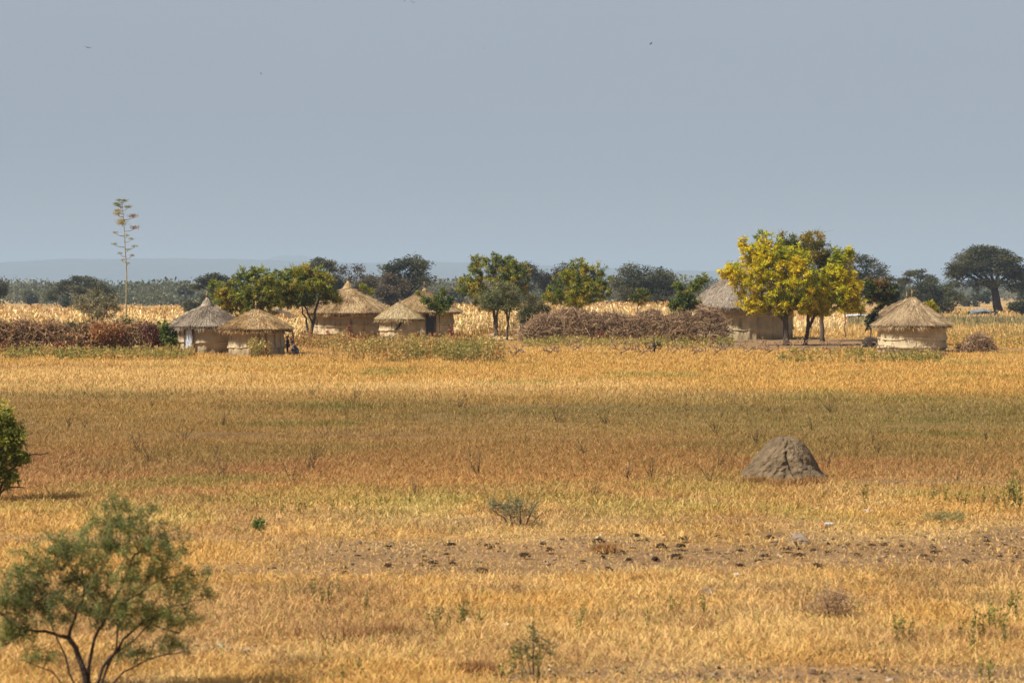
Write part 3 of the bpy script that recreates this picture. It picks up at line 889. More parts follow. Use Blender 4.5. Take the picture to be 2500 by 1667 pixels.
tree('leafy_tree', 'broad yellow green tree rising behind the brown brush fence', 'tree', base_at(1409, 180), 180,
     [(1410, 690, 60, 30), (1360, 715, 36, 22), (1455, 710, 38, 28), (1400, 725, 60, 22), (1420, 655, 34, 26), (1385, 672, 30, 24), (1465, 668, 18, 26), (1475, 690, 22, 20), (1400, 738, 46, 14), (1350, 730, 28, 14)],
     [([(1411, 820), (1410, 775), (1411, 740), (1408, 700)], .17, .10), ([(1410, 755), (1440, 725)], .08, .04), ([(1410, 752), (1378, 722)], .08, .04)],
     651, 13, 0.40, 0.127, YGREEN, 106, YT, nbranch=100, bare=40, spread=.12)
tree('sapling', 'young green sapling poking up behind the middle of the brush fence', 'sapling', base_at(1562, 172), 172,
     [(1562, 728, 20, 20), (1578, 722, 10, 14), (1548, 724, 12, 8), (1565, 710, 12, 6)],
     [([(1558, 825), (1558, 780), (1557, 750), (1562, 725)], .06, .03)],
     68, 12, 0.40, 0.138, [(.05, .07, .014), (.11, .14, .025), (.2, .18, .04), (.3, .19, .06)], 107, 'saplings', nbranch=20, spread=.11)
tree('sapling', 'dark green sapling on a thin stem before the brush fence', 'sapling', base_at(1669, 160), 160,
     [(1668, 742, 36, 24), (1690, 735, 20, 18), (1645, 745, 22, 18), (1668, 765, 24, 16), (1668, 715, 24, 18), (1655, 695, 14, 10), (1640, 772, 12, 8)],
     [([(1669, 834), (1670, 800), (1669, 770), (1668, 735)], .06, .03)],
     260, 13, 0.47, 0.115, DARKLEAF, 108, 'saplings', nbranch=50, spread=.10, droop=.45)
tree('sapling', 'loose topped sapling beside the left eave of the largest hut', 'sapling', base_at(1708, 178), 178,
     [(1708, 690, 16, 16), (1722, 680, 12, 10), (1695, 702, 22, 10), (1712, 672, 9, 7)],
     [([(1700, 823), (1702, 760), (1706, 715), (1710, 690)], .06, .03)],
     74, 12, 0.45, 0.127, GREEN[:4], 109, 'saplings', nbranch=26, spread=.11)
tree('leafy_tree', 'bright yellow flushed tree shading the largest hut, thickest trunk', 'tree', base_at(1920, 148), 148,
     [(1860, 640, 56, 44), (1920, 680, 70, 52), (1830, 690, 44, 34), (1865, 590, 24, 34), (1815, 605, 14, 26), (1790, 660, 34, 24), (1880, 735, 54, 30), (1830, 745, 32, 20), (1945, 735, 46, 32), (1935, 630, 50, 34), (1850, 622, 36, 30), (1905, 600, 24, 24), (1775, 662, 20, 12)],
     [([(1920, 848), (1918, 810), (1919, 770), (1912, 725)], .24, .15), ([(1918, 785), (1880, 745), (1850, 705)], .12, .05), ([(1918, 775), (1940, 730), (1945, 680)], .12, .05), ([(1914, 740), (1890, 690), (1870, 640)], .10, .04)],
     1178, 14, 0.40, 0.138, YELLOW, 110, YT, nbranch=140, bare=10, tnoise=.9, spread=.12, droop=.32, tshift=.06)
tree('leafy_tree', 'golden tree with a forked trunk right of the thickest trunk', 'tree', base_at(1972, 150), 150,
     [(2010, 720, 52, 44), (2060, 715, 40, 40), (2040, 670, 44, 30), (1985, 735, 44, 34), (2085, 740, 26, 24), (2050, 630, 28, 26), (2072, 615, 10, 20), (2000, 755, 30, 16), (2080, 700, 26, 20), (2105, 755, 10, 10)],
     [([(1966, 847), (1971, 815), (1974, 790), (1972, 765)], .17, .11), ([(1971, 812), (1984, 780), (1998, 755), (2015, 725)], .13, .06), ([(1973, 775), (1985, 720)], .09, .05)],
     837, 14, 0.40, 0.138, YELLOW, 111, YT, nbranch=110, bare=10, tnoise=.9, spread=.12, droop=.32)
tree('leafy_tree', 'greener tree with a bare twiggy top behind the yellow trees', 'tree', base_at(2008, 162), 162,
     [(1960, 620, 54, 40), (2010, 630, 40, 40), (1915, 605, 18, 36), (1970, 588, 44, 22), (2045, 655, 36, 34), (1985, 680, 60, 30), (2075, 690, 24, 24), (1908, 578, 10, 12)],
     [([(2009, 832), (2007, 795), (2004, 760), (1998, 700)], .19, .11), ([(2006, 775), (2030, 720), (2040, 680)], .10, .05), ([(2003, 750), (1970, 690), (1960, 640)], .10, .05)],
     589, 13, 0.40, 0.115, [(.05, .065, .015), (.10, .115, .018), (.19, .16, .02), (.36, .24, .025)], 112, YT, nbranch=110, bare=120, spread=.22)
tree('sapling', 'thin stemmed sapling under the right edge of the golden tree', 'sapling', base_at(2063, 172), 172,
     [(2062, 752, 16, 16), (2070, 738, 10, 12)], [([(2063, 822), (2063, 790), (2062, 760)], .05, .025)],
     37, 12, 0.38, 0.115, YELLOW[:4], 113, 'saplings', nbranch=14, spread=.16)
tree('sapling', 'thin dark sapling stem between the two golden tree trunks', 'sapling', base_at(1980, 176), 176,
     [(1982, 752, 14, 12)], [([(1979, 818), (1980, 790), (1982, 760)], .05, .025)],
     24, 12, 0.38, 0.115, DARKLEAF, 114, 'saplings', nbranch=10, spread=.16)
tree('leafy_tree', 'dark green tree with orange tints between the golden tree and solitary hut', 'tree', base_at(2150, 168), 168,
     [(2150, 705, 40, 26), (2120, 715, 24, 26), (2178, 715, 20, 24), (2140, 690, 28, 14), (2160, 735, 30, 14), (2150, 750, 14, 8)],
     [([(2148, 828), (2149, 780), (2150, 745), (2148, 715)], .09, .05), ([(2150, 750), (2172, 725)], .05, .03), ([(2150, 750), (2128, 728)], .05, .03)],
     347, 13, 0.40, 0.127, [(.035, .05, .014), (.06, .085, .018), (.10, .10, .022), (.24, .10, .03)], 115, YT, nbranch=70, spread=.11)
tree('sapling', 'narrow blackish sapling guarded by thorn sticks beside the solitary hut', 'sapling', base_at(2129, 143), 143,
     [(2130, 778, 9, 14), (2126, 792, 9, 8), (2134, 768, 6, 8)], [([(2127, 846), (2127, 810), (2129, 780)], .05, .03)],
     90, 8, .24, .10, [(.014, .02, .010), (.022, .032, .012), (.035, .045, .018)], 116, 'saplings', nbranch=18, spread=.10)
tree('sapling', 'sapling with drooping green leaves in front of the dark doorway hut', 'sapling', base_at(1071, 163), 163,
     [(1065, 745, 24, 16), (1040, 732, 14, 10), (1090, 742, 14, 14), (1074, 762, 18, 10), (1082, 712, 9, 10), (1026, 716, 9, 7), (1100, 730, 9, 10), (1070, 730, 16, 10)],
     [([(1071, 832), (1072, 800), (1072, 770), (1068, 745)], .05, .03)],
     142, 13, 0.47, 0.127, DARKLEAF, 117, 'saplings', nbranch=36, spread=.15, droop=.4)
tree('sapling', 'small leafy tip showing over the right slope of the large tan roof', 'sapling', base_at(894, 186), 186,
     [(884, 700, 7, 7), (905, 713, 8, 7), (892, 708, 6, 5)], [([(894, 814), (894, 760), (892, 715)], .05, .03)],
     24, 12, 0.38, 0.127, YGREEN, 118, 'saplings', nbranch=10, spread=.14)
tree('sapling', 'small yellowish leafy tip over the right slope of the solitary hut', 'sapling', base_at(2272, 146), 146,
     [(2268, 750, 9, 8), (2280, 756, 9, 7), (2272, 742, 7, 5)], [([(2274, 842), (2274, 790), (2273, 755)], .05, .03)],
     31, 12, 0.34, 0.127, YGREEN, 119, 'saplings', nbranch=10, spread=.14)

# ------------------------------------------------------------------ big dark trees on the plain behind
BT = 'dark trees on the plain behind the homestead'


def pads(rng, x0, x1, y0, y1, style, n):
    """crown lobes in pixels inside a box: umbrella (flat tiers), dome or clumpy"""
    cx, w, h = (x0 + x1) / 2, (x1 - x0) / 2, (y1 - y0)
    out = []
    for k in range(n):
        u = rng.uniform(-1, 1)
        if style == 'umbrella':
            topc = y0 + h * 0.62 * abs(u) ** 2.2
            v = rng.random() ** 1.6
            y = topc + h * .10 + v * h * .50 * (1 - .55 * abs(u))
            out.append((cx + u * w * .86, y, w * rng.uniform(.18, .34), h * rng.uniform(.04, .085), rng.normal() * 2.2))
        else:
            r = math.sqrt(max(0, 1 - u * u))
            y = y0 + h * .55 - (h * .46) * r * rng.uniform(-.75, 1.0)
            out.append((cx + u * w * .84, y, w * rng.uniform(.18, .32), h * rng.uniform(.11, .19), rng.normal() * 2.5))
    return out


def acacia(label, x0, x1, y0, y1, Y, style, seed, trunk, n=26, leaves=620, pal=ACACIA, extra=(), L=.42, cat='tree', name='acacia_tree', W=.20, per=11):
    rng = np.random.default_rng(seed)
    lb = pads(rng, x0, x1, y0, y1, style, n) + list(extra)
    tx, ty, fork, r0 = trunk
    cx = (x0 + x1) / 2; w = (x1 - x0) / 2
    st = [([(tx, ty), (tx + (fork[0] - tx) * .45, (ty + fork[1]) / 2 + 3), fork], r0, r0 * .72)]
    for k in range(6):
        u = (k - 2.5) / 2.5
        st.append(([fork, (fork[0] + (cx + u * w * .45 - fork[0]) * .7, fork[1] - (fork[1] - y0) * (.30 - .08 * abs(u)), rng.normal() * 1.5), (cx + u * w * .72, y0 + (y1 - y0) * (.42 + .12 * abs(u)), rng.normal() * 2.5)], r0 * .42, r0 * .16))
    return tree(name, label, cat, base_at(tx, Y), Y, lb, st, leaves, per, L, W, pal, seed, BT, bark=DARKBARK, spread=.38, droop=.0,
                tip=.05, nbranch=90, tnoise=.35, flat=.8, shell=.6, spraylike=.5)


acacia('rounded umbrella acacia behind the tall flowering agave stalk', 105, 292, 673, 742, 385, 'umbrella', 201, (215, 764, (205, 735), .5), 34, 950)
acacia('open branched acacia partly hidden by the left green tree', 462, 585, 666, 722, 360, 'umbrella', 202, (548, 767, (540, 722), .4), 18, 480)
acacia('low dark bush crown above the grey thatched roof', 446, 516, 716, 764, 330, 'dome', 203, (482, 772, (482, 755), .25), 14, 300, name='dark_bush', cat='bush')
acacia('tall narrow crowned acacia peeking over the dense green tree', 750, 822, 629, 668, 380, 'umbrella', 204, (792, 765, (788, 690), .45), 16, 420)
acacia('wide brown acacia behind the tip of the large tan roof', 800, 922, 645, 728, 350, 'dome', 205, (862, 769, (860, 735), .45), 24, 700, pal=[(.03, .032, .018), (.05, .048, .026), (.07, .06, .032), (.11, .075, .04)])
acacia('tall layered dark acacia standing between the two pointed roof tips', 930, 1064, 629, 725, 335, 'dome', 206, (985, 772, (990, 730), .5), 30, 980,
       extra=[(1000, 640, 46, 9), (955, 655, 30, 9), (1040, 645, 16, 9)])
acacia('brownish half bare bush at the foot of the layered dark acacia', 914, 1000, 668, 745, 325, 'dome', 207, (955, 773, (955, 750), .25), 16, 330, pal=BROWNISH, name='dry_bush', cat='bush')
acacia('greyish acacia crown behind the right side of the tall pod tree', 1236, 1322, 641, 722, 390, 'dome', 208, (1285, 763, (1282, 725), .4), 18, 480, pal=[(.035, .034, .024), (.055, .052, .034), (.075, .066, .042)])
acacia('greyish brown acacia crown behind the broad yellow green tree', 1316, 1410, 640, 735, 395, 'dome', 209, (1365, 762, (1362, 730), .4), 20, 520, pal=[(.04, .036, .026), (.06, .053, .036), (.08, .068, .044)])
acacia('big round dark tree above the brown brush fence', 1478, 1648, 637, 757, 345, 'dome', 210, (1562, 770, (1562, 735), .6), 44, 1500)
acacia('dark acacia in flat tiers right of the golden tree', 2040, 2176, 620, 702, 370, 'umbrella', 211, (2090, 766, (2092, 705), .45), 20, 700,
       extra=[(2085, 632, 38, 12), (2150, 655, 18, 14), (2110, 672, 44, 14), (2165, 685, 18, 8), (2075, 690, 44, 12)])
acacia('small dark umbrella acacia above the round bushes on the right', 2190, 2292, 655, 705, 400, 'umbrella', 212, (2250, 762, (2248, 700), .35), 16, 420)
acacia('pair of rounded olive bushes behind the solitary hut', 2208, 2352, 681, 768, 350, 'dome', 213, (2285, 769, (2285, 745), .3), 30, 1100, pal=[(.045, .05, .02), (.062, .068, .026), (.085, .085, .032), (.11, .095, .04)],
       extra=[(2250, 715, 36, 30), (2305, 735, 42, 30), (2275, 755, 60, 12)], name='round_bush', cat='bush')
acacia('great spreading umbrella acacia with a bare leaning trunk, far right', 2300, 2515, 594, 716, 385, 'umbrella', 214, (2437, 764, (2428, 706), .95), 66, 3200, extra=[(2405, 630, 80, 16), (2400, 660, 88, 18), (2400, 690, 80, 14), (2480, 665, 40, 22), (2330, 668, 30, 10), (2470, 700, 26, 16)])
acacia('dusky bush cut by the right edge of the picture', 2462, 2530, 727, 770, 340, 'dome', 215, (2495, 770, (2495, 755), .25), 12, 360, name='dark_bush', cat='bush')
acacia('pale hazy tree behind the trunk of the great umbrella acacia', 2475, 2560, 655, 745, 520, 'dome', 216, (2515, 752, (2515, 720), .4), 16, 300, L=.8, W=.36)
acacia('grey tree cut by the left edge of the picture', -42, 10, 660, 762, 300, 'dome', 217, (-15, 778, (-15, 740), .35), 14, 420, pal=[(.06, .058, .034), (.085, .08, .045), (.11, .10, .06)], L=.4, W=.15)
# smaller ones, farther off and paler
for k, (lab, x0, x1, y0, y1, Y, stl) in enumerate([
        ('tiny hazy umbrella tree left of the open branched acacia', 443, 466, 693, 722, 640, 'umbrella'),
        ('faint flat topped tree over the misty bush line, left of centre', 398, 424, 704, 724, 760, 'umbrella'),
        ('hazy bushy tree at the left edge of the misty bush line', 55, 95, 708, 742, 600, 'dome'),
        ('hazy low tree behind the twiggy grey shrub', 150, 205, 722, 760, 470, 'dome'),
        ('misty tree between the layered acacia and the pod tree', 1064, 1130, 706, 752, 560, 'dome'),
        ('misty round tree left of the loose topped sapling', 1648, 1700, 690, 748, 560, 'dome'),
        ('hazy tree in the gap left of the small umbrella acacia', 2168, 2215, 688, 750, 520, 'dome'),
        ('misty greenish tree left of the great umbrella acacia', 2345, 2420, 700, 755, 560, 'dome')]):
    acacia(lab, x0, x1, y0, y1, Y, stl, 230 + k, ((x0 + x1) / 2, 715 + CAMH * F / Y, ((x0 + x1) / 2, y1 - 3), .3), 10, 170, L=.9, W=.42, name='distant_tree')

# ------------------------------------------------------------------ far bush line that reads as one mass
rng = np.random.default_rng(300)
mb = MB()
for k in range(2250):
    Y = 560 * (6500 / 560) ** (rng.random() ** .85)
    x = rng.uniform(-1, 1) * (1250 / F * Y * 1.4)
    pxk = 1250 + F * x / Y
    if Y < 900 and 1930 < pxk < 2540: continue
    hgt = rng.uniform(4.0, 8.0) * min(1, .55 + Y / 2200) * (1 + .5 * vnoise(np.array([x * .006]), np.array([Y * .004]), 5)[0])
    hgt *= (1.25 if rng.random() < .12 else 1) * (0.8 + .2 * min(1, Y / 900))
    wid = hgt * rng.uniform(.6, 1.25)
    n = 240 if Y < 2200 else 90
    d = norm(rng.normal(size=(n, 3))); r = rng.random(n) ** .4
    p = np.array([x, Y, hgt * .5]) + d * r[:, None] * np.array([wid, wid, hgt * .52])
    p[:, 2] = np.maximum(p[:, 2], .1)
    ax = norm(d + rng.normal(size=(n, 3)) * .6); sd = norm(np.cross(ax, rng.normal(size=(n, 3))))
    base = np.array([(.085, .10, .055), (.11, .115, .062), (.065, .082, .048), (.15, .135, .075)][rng.integers(4)])
    mb.leaves(p, ax, sd, hgt * rng.uniform(.08, .2, n), hgt * rng.uniform(.06, .14, n), base * (1 + .2 * rng.normal(size=(n, 1))))
fw = mb.build('far_woodland', M_LEAF()); tag(fw, 'misty line of far bushes across the plain', None, None, 'stuff')

# ------------------------------------------------------------------ hills
def hills(name, prof, Y, width, amp, seed):
    xs_ = np.linspace(-.36 * Y, .36 * Y, 300); vs = np.linspace(-1.0, 1.0, 40)
    pxs = 1250 + F * xs_ / Y
    yy = np.interp(pxs, [a for a, b in prof], [b for a, b in prof])
    h = CAMH + (715 - yy) * Y / F
    XX, VV = np.meshgrid(xs_, vs)
    Z = np.clip(h, 2, None)[None] * np.cos(VV * np.pi / 2) ** 1.4
    Z = Z * (1 + .16 * (fbm(XX / 500, VV * 4, seed, 4) - .5)) + (fbm(XX / 90, VV * 14, seed + 1, 3) - .5) * amp - 1.0 * np.abs(VV) ** 6 * 4
    b = MB(); idx = np.arange(Z.size).reshape(Z.shape)
    q = np.stack([idx[:-1, :-1], idx[:-1, 1:], idx[1:, 1:], idx[1:, :-1]], -1).reshape(-1, 4)
    c = np.array([.030, .042, .040]) * (.7 + .6 * fbm(XX / 90, VV * 9, seed + 2, 3).ravel()[:, None])
    b.add(np.stack([XX, Y + VV * width, Z], -1).reshape(-1, 3), q, c)
    o = b.build(name, mat_attr('hill_scrub', rough=1.0, vary=.3, vscale=.02), smooth=True)
    return tag(o, 'blue hazy hill ridge on the horizon', None, None, 'structure')


hills('hills', [(-600, 655), (0, 646), (120, 636), (250, 632), (600, 636), (760, 640), (900, 645), (1100, 643), (1400, 652), (1700, 662), (2000, 672), (2300, 684), (2700, 700), (3200, 706)], 9000, 1400, 10, 310)
hills('far_hills', [(-600, 690), (500, 680), (640, 640), (690, 622), (740, 621), (800, 632), (880, 645), (1200, 668), (1700, 690), (2600, 705)], 12200, 1400, 10, 320)

# ------------------------------------------------------------------ brush fences: heaped dead thorn branches
def brush(name, label, cat, segs, Yc, seed, pal, leafpal, ntw, nlf, L=(.35, 1.0), rad=(.010, .022), lf=(.11, .075), group=None, depth=1.3, stray=90, rough=.62, poles=0):
    """segs: list of (px, top_py, base_py) along the heap at distance Yc"""
    rng = np.random.default_rng(seed)
    sx = np.array([s[0] for s in segs], float); st = np.array([s[1] for s in segs], float)
    px = rng.uniform(sx[0], sx[-1], ntw)
    htop = (CAMH + (715 - np.interp(px, sx, st)) * Yc / F)
    htop = htop * (0.97 - rough / 2 + rough * fbm(px / 22.0, px * 0, seed + 1, 3))
    u = rng.random(ntw) ** .72
    prof = np.sqrt(1 - u * u * .85)
    z = u * htop
    y = Yc + rng.uniform(-1, 1, ntw) * depth * prof
    x = (px - 1250) / F * Yc
    p = np.stack([x, y, z], 1)
    d = norm(rng.normal(size=(ntw, 3)) * np.array([1, .8, .75]) + np.array([0, 0, .25]))
    ln = rng.uniform(L[0], L[1], ntw)
    b = MB()
    c = pick(rng, pal, ntw, None, .2)
    a0 = p - d * ln[:, None] * .5; a1 = p + d * ln[:, None] * .5
    a0[:, 2] = np.maximum(a0[:, 2], .02); a1[:, 2] = np.maximum(a1[:, 2], .02)
    kink = p + rng.normal(size=(ntw, 3)) * .05 * ln[:, None]
    b.sticks(a0, kink, rng.uniform(rad[0], rad[1], ntw), rng.uniform(rad[0], rad[1], ntw) * .8, c)
    b.sticks(kink, a1, rng.uniform(rad[0], rad[1], ntw) * .8, .005, c)
    side = kink + norm(d + rng.normal(size=(ntw, 3)) * .7) * ln[:, None] * .35
    b.sticks(kink, side, rad[0] * .9, .004, c)
    if stray:
        j = rng.choice(np.where(u > .75)[0], stray)
        e = p[j] + norm(rng.normal(size=(stray, 3)) * np.array([.7, .5, .2]) + np.array([0, 0, 1.0])) * rng.uniform(.2, .6, stray)[:, None]
        b.sticks(p[j], e, rad[0], .004, c[j])
    if poles:
        j = rng.choice(ntw, poles); dd = norm(rng.normal(size=(poles, 3)) * np.array([1, .5, .55]) + np.array([0, 0, .3])); ll = rng.uniform(.5, 1.1, poles)[:, None]
        q0 = p[j] - dd * ll; q1 = p[j] + dd * ll; q0[:, 2] = np.maximum(q0[:, 2], .03); q1[:, 2] = np.maximum(q1[:, 2], .03)
        b.sticks(q0, q1, .022, .010, pick(rng, pal[1:], poles, None, .2) * 1.15)
    x0_ = (0.5 * (sx[0] + sx[-1]) - 1250) / F * Yc
    org = (x0_, Yc, 0)
    root = empty(name, org, label, cat, group)
    b.build('branches', M_TWIG(), root, org)
    if nlf:
        j = rng.integers(0, ntw, nlf)
        b = MB()
        q_ = a0[j] + (a1[j] - a0[j]) * rng.random((nlf, 1)) + rng.normal(size=(nlf, 3)) * .05
        tv = np.clip(.5 + (fbm(q_[:, 0] * .9, q_[:, 2] * 1.6, seed + 5, 3) - .5) * 2.6, 0, 1)
        ax = norm(rng.normal(size=(nlf, 3))); sd = norm(np.cross(ax, rng.normal(size=(nlf, 3))))
        b.leaves(q_, ax, sd, lf[0] * rng.uniform(.6, 1.4, nlf), lf[1] * rng.uniform(.6, 1.4, nlf), pick(rng, leafpal, nlf, tv, .25))
        b.build('dry_leaves', M_LEAF(), root, org)
    return root


TW = [(.11, .065, .038), (.205, .125, .073), (.31, .20, .115), (.43, .30, .18)]
TWR = [(.10, .058, .032), (.19, .108, .055), (.29, .175, .09), (.40, .28, .16)]
brush('brush_fence', 'long brown fence of heaped thorn branches before the largest hut', 'brush fence',
      [(1268, 800, 834), (1290, 782, 834), (1330, 772, 834), (1380, 762, 834), (1450, 764, 834), (1530, 768, 834), (1600, 764, 834), (1660, 762, 835), (1700, 752, 836), (1745, 752, 837), (1768, 775, 837), (1776, 810, 837)],
      159, 401, TW, [(.20, .12, .06), (.32, .21, .11), (.46, .33, .18)], 7000, 3600, lf=(.14, .09), rad=(.014, .030), stray=240, poles=420)
brush('brush_fence', 'long reddish brown thorn fence left of the grey roofed hut', 'brush fence',
      [(-230, 790, 866), (-120, 784, 866), (0, 783, 866), (60, 782, 866), (130, 784, 866), (200, 790, 866), (260, 784, 866), (300, 788, 866), (360, 788, 862), (395, 812, 862), (408, 836, 862)],
      132, 402, TWR, [(.13, .066, .030), (.25, .125, .048), (.37, .20, .070), (.46, .28, .12)], 7600, 9500, lf=(.19, .13), rad=(.014, .028), stray=160, rough=.34, poles=340)
for lab, segs, Y, s in [
        ('mound of cut thorn sticks right of the solitary hut', [(2344, 846, 860), (2362, 826, 860), (2385, 819, 860), (2410, 824, 860), (2428, 846, 860)], 130, 411),
        ('dark heap of thorn sticks round the narrow blackish sapling', [(2108, 838, 848), (2122, 822, 848), (2140, 826, 848), (2150, 846, 848)], 142, 412)]:
    brush('thorn_pile', lab, 'brush pile', segs, Y, s, TW if s == 411 else [(.05, .036, .03), (.08, .06, .045), (.12, .09, .07)], None, 900 if s == 411 else 420, 0, L=(.3, .8), depth=1.0, stray=20, group='heaps of cut thorn sticks')
# single dead branches lying in a ragged line in the dry grass
DB = [(1405, 858, 22, 'dark upright dead branch clump in the grass below the brush fence'), (1345, 866, 16, 'pale dead twigs in the grass under the grain heap'),
      (1522, 866, 30, 'wide tangle of dead thorn below the middle of the brush fence'), (1597, 860, 18, 'forked blackish stump branch standing in the pale grass'),
      (1572, 868, 20, 'low dead twigs just left of the blackish forked branch'), (1648, 864, 18, 'arched dead twigs right of the blackish forked branch'),
      (1700, 866, 18, 'thin dead branch below the dark green sapling'), (1752, 866, 22, 'dead thorn spray under the right end of the brush fence'),
      (1830, 862, 26, 'dead thorn spray below the left wall of the largest hut'), (1882, 864, 22, 'grey dead twigs just left of the thickest trunk'),
      (1950, 866, 26, 'dead thorn spray between the thickest trunk and forked trunk'), (2030, 866, 24, 'dead branch in the grass below the golden tree'),
      (2085, 868, 20, 'sparse dead twigs left of the blackish sapling'), (2160, 870, 22, 'dead twigs below the left wall of the solitary hut'),
      (2205, 874, 14, 'short dead stump below the middle of the solitary hut'), (2262, 872, 26, 'leaning dead branch before the solitary hut'),
      (2300, 874, 12, 'crooked dead twig below the right wall of the solitary hut'), (1262, 868, 18, 'dead thorn twigs at the right end of the green weeds')]
for k, (px, py, hw, lab) in enumerate(DB):
    Y = gy(py); rng = np.random.default_rng(450 + k)
    o = base_at(px, Y); root = MB(); s = hw * Y / F
    darkc = np.array([.035, .028, .024]) if 'forked blackish' in lab else np.array([.22, .14, .09])
    tg = np.stack([o[0] + rng.uniform(-1.3, 1.3, 54) * s, Y + rng.uniform(-.7, .7, 54) * s, rng.uniform(.2, 1.0, 54) * min(1.1, s * 1.5)], 1)
    if 'forked blackish' in lab:
        root.tube([o, o + [0.05, 0, .45], o + [-.05, .05, 1.0]], [.09, .07, .05], 6, darkc)
        root.tube([o + [0.05, 0, .4], o + [.3, 0, .55], o + [.5, .1, .42]], [.07, .06, .03], 6, darkc)
    else:
        root.tube([o - [s * .6, 0, 0], o + [0, .05, .2], o + [s * .6, .1, .45]], [.05, .045, .03], 5, darkc)
    grow(rng, root, [o, o + [0, 0, .2], o + [s * .3, 0, .3], o - [s * .3, 0, -.25]], [.05, .05, .04, .04], tg, .027, darkc, wob=.16)
    tag(root.build('dead_branch', M_TWIG(), None, o), lab, 'dead branch', 'dead branches in the grass before the huts')

# ------------------------------------------------------------------ shrubs near the left fence
tree('twiggy_shrub', 'big grey green shrub with pale bare twigs behind the left fence', 'shrub', base_at(235, 140), 140,
     [(232, 745, 52, 30), (200, 730, 28, 18), (262, 738, 34, 24), (240, 768, 40, 22), (285, 752, 16, 14), (190, 750, 22, 14), (235, 715, 28, 10)],
     [([(236, 848), (232, 800), (220, 760), (205, 735)], .07, .03), ([(238, 848), (246, 795), (262, 745)], .07, .03), ([(236, 846), (238, 790), (236, 735)], .06, .03)],
     760, 8, .17, .055, [(.09, .09, .045), (.15, .15, .07), (.21, .195, .10), (.30, .25, .14)], 120, 'shrubs along the left fence', along=12, nbranch=420, spread=.2, branch_col=np.array([.30, .255, .19]), bare=120, tip=.016)
tree('green_shrub', 'bright green bushy shrub at the foot of the tall agave stalk', 'shrub', base_at(303, 134), 134,
     [(303, 795, 22, 16), (290, 800, 14, 12), (318, 800, 14, 12)], [([(303, 856), (303, 820), (303, 800)], .05, .03)],
     340, 9, .20, .06, [(.045, .06, .018), (.075, .10, .025), (.11, .13, .035)], 121, 'shrubs along the left fence', nbranch=24, spread=.16)
tree('green_shrub', 'yellow green leafy plant beside the left wall of the grey roofed hut', 'shrub', base_at(413, 129), 129,
     [(414, 826, 12, 14), (408, 812, 10, 12), (420, 838, 8, 10), (404, 798, 8, 10)], [([(412, 860), (412, 835), (410, 812)], .03, .02)],
     150, 8, .24, .12, [(.07, .10, .02), (.14, .18, .025), (.22, .24, .035)], 122, 'shrubs along the left fence', nbranch=16, spread=.14)
tree('red_shrub', 'maroon leaved bush between the thorn fence and the grey roofed hut', 'shrub', base_at(385, 130), 130,
     [(378, 815, 18, 18), (392, 836, 14, 14), (362, 806, 14, 14)], [([(384, 859), (382, 835), (380, 815)], .04, .02)],
     300, 8, .18, .08, [(.08, .02, .018), (.13, .035, .026), (.16, .06, .035), (.12, .075, .04)], 123, 'shrubs along the left fence', nbranch=26, spread=.16)
tree('rust_shrub', 'rust red dead bush in the middle of the left fence', 'shrub', base_at(258, 131), 131,
     [(258, 812, 34, 20), (240, 805, 18, 14), (285, 815, 22, 18)], [([(258, 862), (258, 835), (258, 815)], .04, .02)],
     520, 8, .19, .08, [(.16, .070, .03), (.27, .125, .045), (.38, .19, .07)], 124, 'shrubs along the left fence', nbranch=40, spread=.18)
tree('green_shrub', 'dull green bush half buried in the left fence below the twiggy shrub', 'shrub', base_at(205, 132), 132,
     [(205, 806, 22, 12), (176, 800, 14, 9), (222, 815, 12, 12)], [([(205, 862), (205, 835), (205, 815)], .04, .02)],
     240, 8, .18, .07, [(.045, .055, .025), (.075, .085, .035), (.12, .11, .05)], 125, 'shrubs along the left fence', nbranch=26, spread=.16)

# ------------------------------------------------------------------ dry maize
def maize_mesh(rng, b, o, h, big=1.0):
    col = pick(rng, [(.50, .34, .13), (.70, .52, .24), (.80, .66, .38)], 1, None, .1)[0]
    ln = rng.normal(size=2) * .09
    b.tube([o, o + [ln[0] * .4, ln[1] * .4, h * .5], o + [ln[0], ln[1], h * .86]], [.022, .018, .010], 3, col * .8)
    nl = rng.integers(7, 11)
    for k in range(nl):
        f = rng.uniform(.14, .86); a = rng.uniform(0, 2 * np.pi)
        p = o + np.array([ln[0] * f, ln[1] * f, h * f])
        d = np.array([math.cos(a), math.sin(a), 0]); L = rng.uniform(.4, .8) * big
        w = rng.uniform(.07, .13)
        sd = np.array([-d[1], d[0], rng.normal() * .4]); sd /= np.linalg.norm(sd)
        q1 = p + d * L * .35 + np.array([0, 0, L * rng.uniform(.1, .4)])
        q2 = p + d * L * .65 + np.array([0, 0, -L * rng.uniform(-.1, .3)])
        q3 = p + d * L * rng.uniform(.6, .85) + np.array([0, 0, -L * rng.uniform(.35, .8)])
        v = [p - sd * w * .3, p + sd * w * .3, q1 + sd * w * .5, q1 - sd * w * .5, q2 + sd * w * .5, q2 - sd * w * .5, q3]
        c = col * rng.uniform(.75, 1.3) * np.array([1, rng.uniform(.92, 1.06), rng.uniform(.85, 1.15)])
        b.add(v, [np.array([[0, 1, 2, 3], [3, 2, 4, 5]]), np.array([[5, 4, 6]])], c)
    top = o + np.array([ln[0], ln[1], h * .84])
    n = 7
    d = norm(rng.normal(size=(n, 3)) * .42 + np.array([0, 0, 1.0])); d[0] = (0, 0, 1)
    b.leaves(np.tile(top, (n, 1)), d, norm(np.cross(d, rng.normal(size=(n, 3)))), rng.uniform(.22, .42, n), np.full(n, .045), np.tile(np.array([.50, .28, .10]) * rng.uniform(.8, 1.2), (n, 1)))


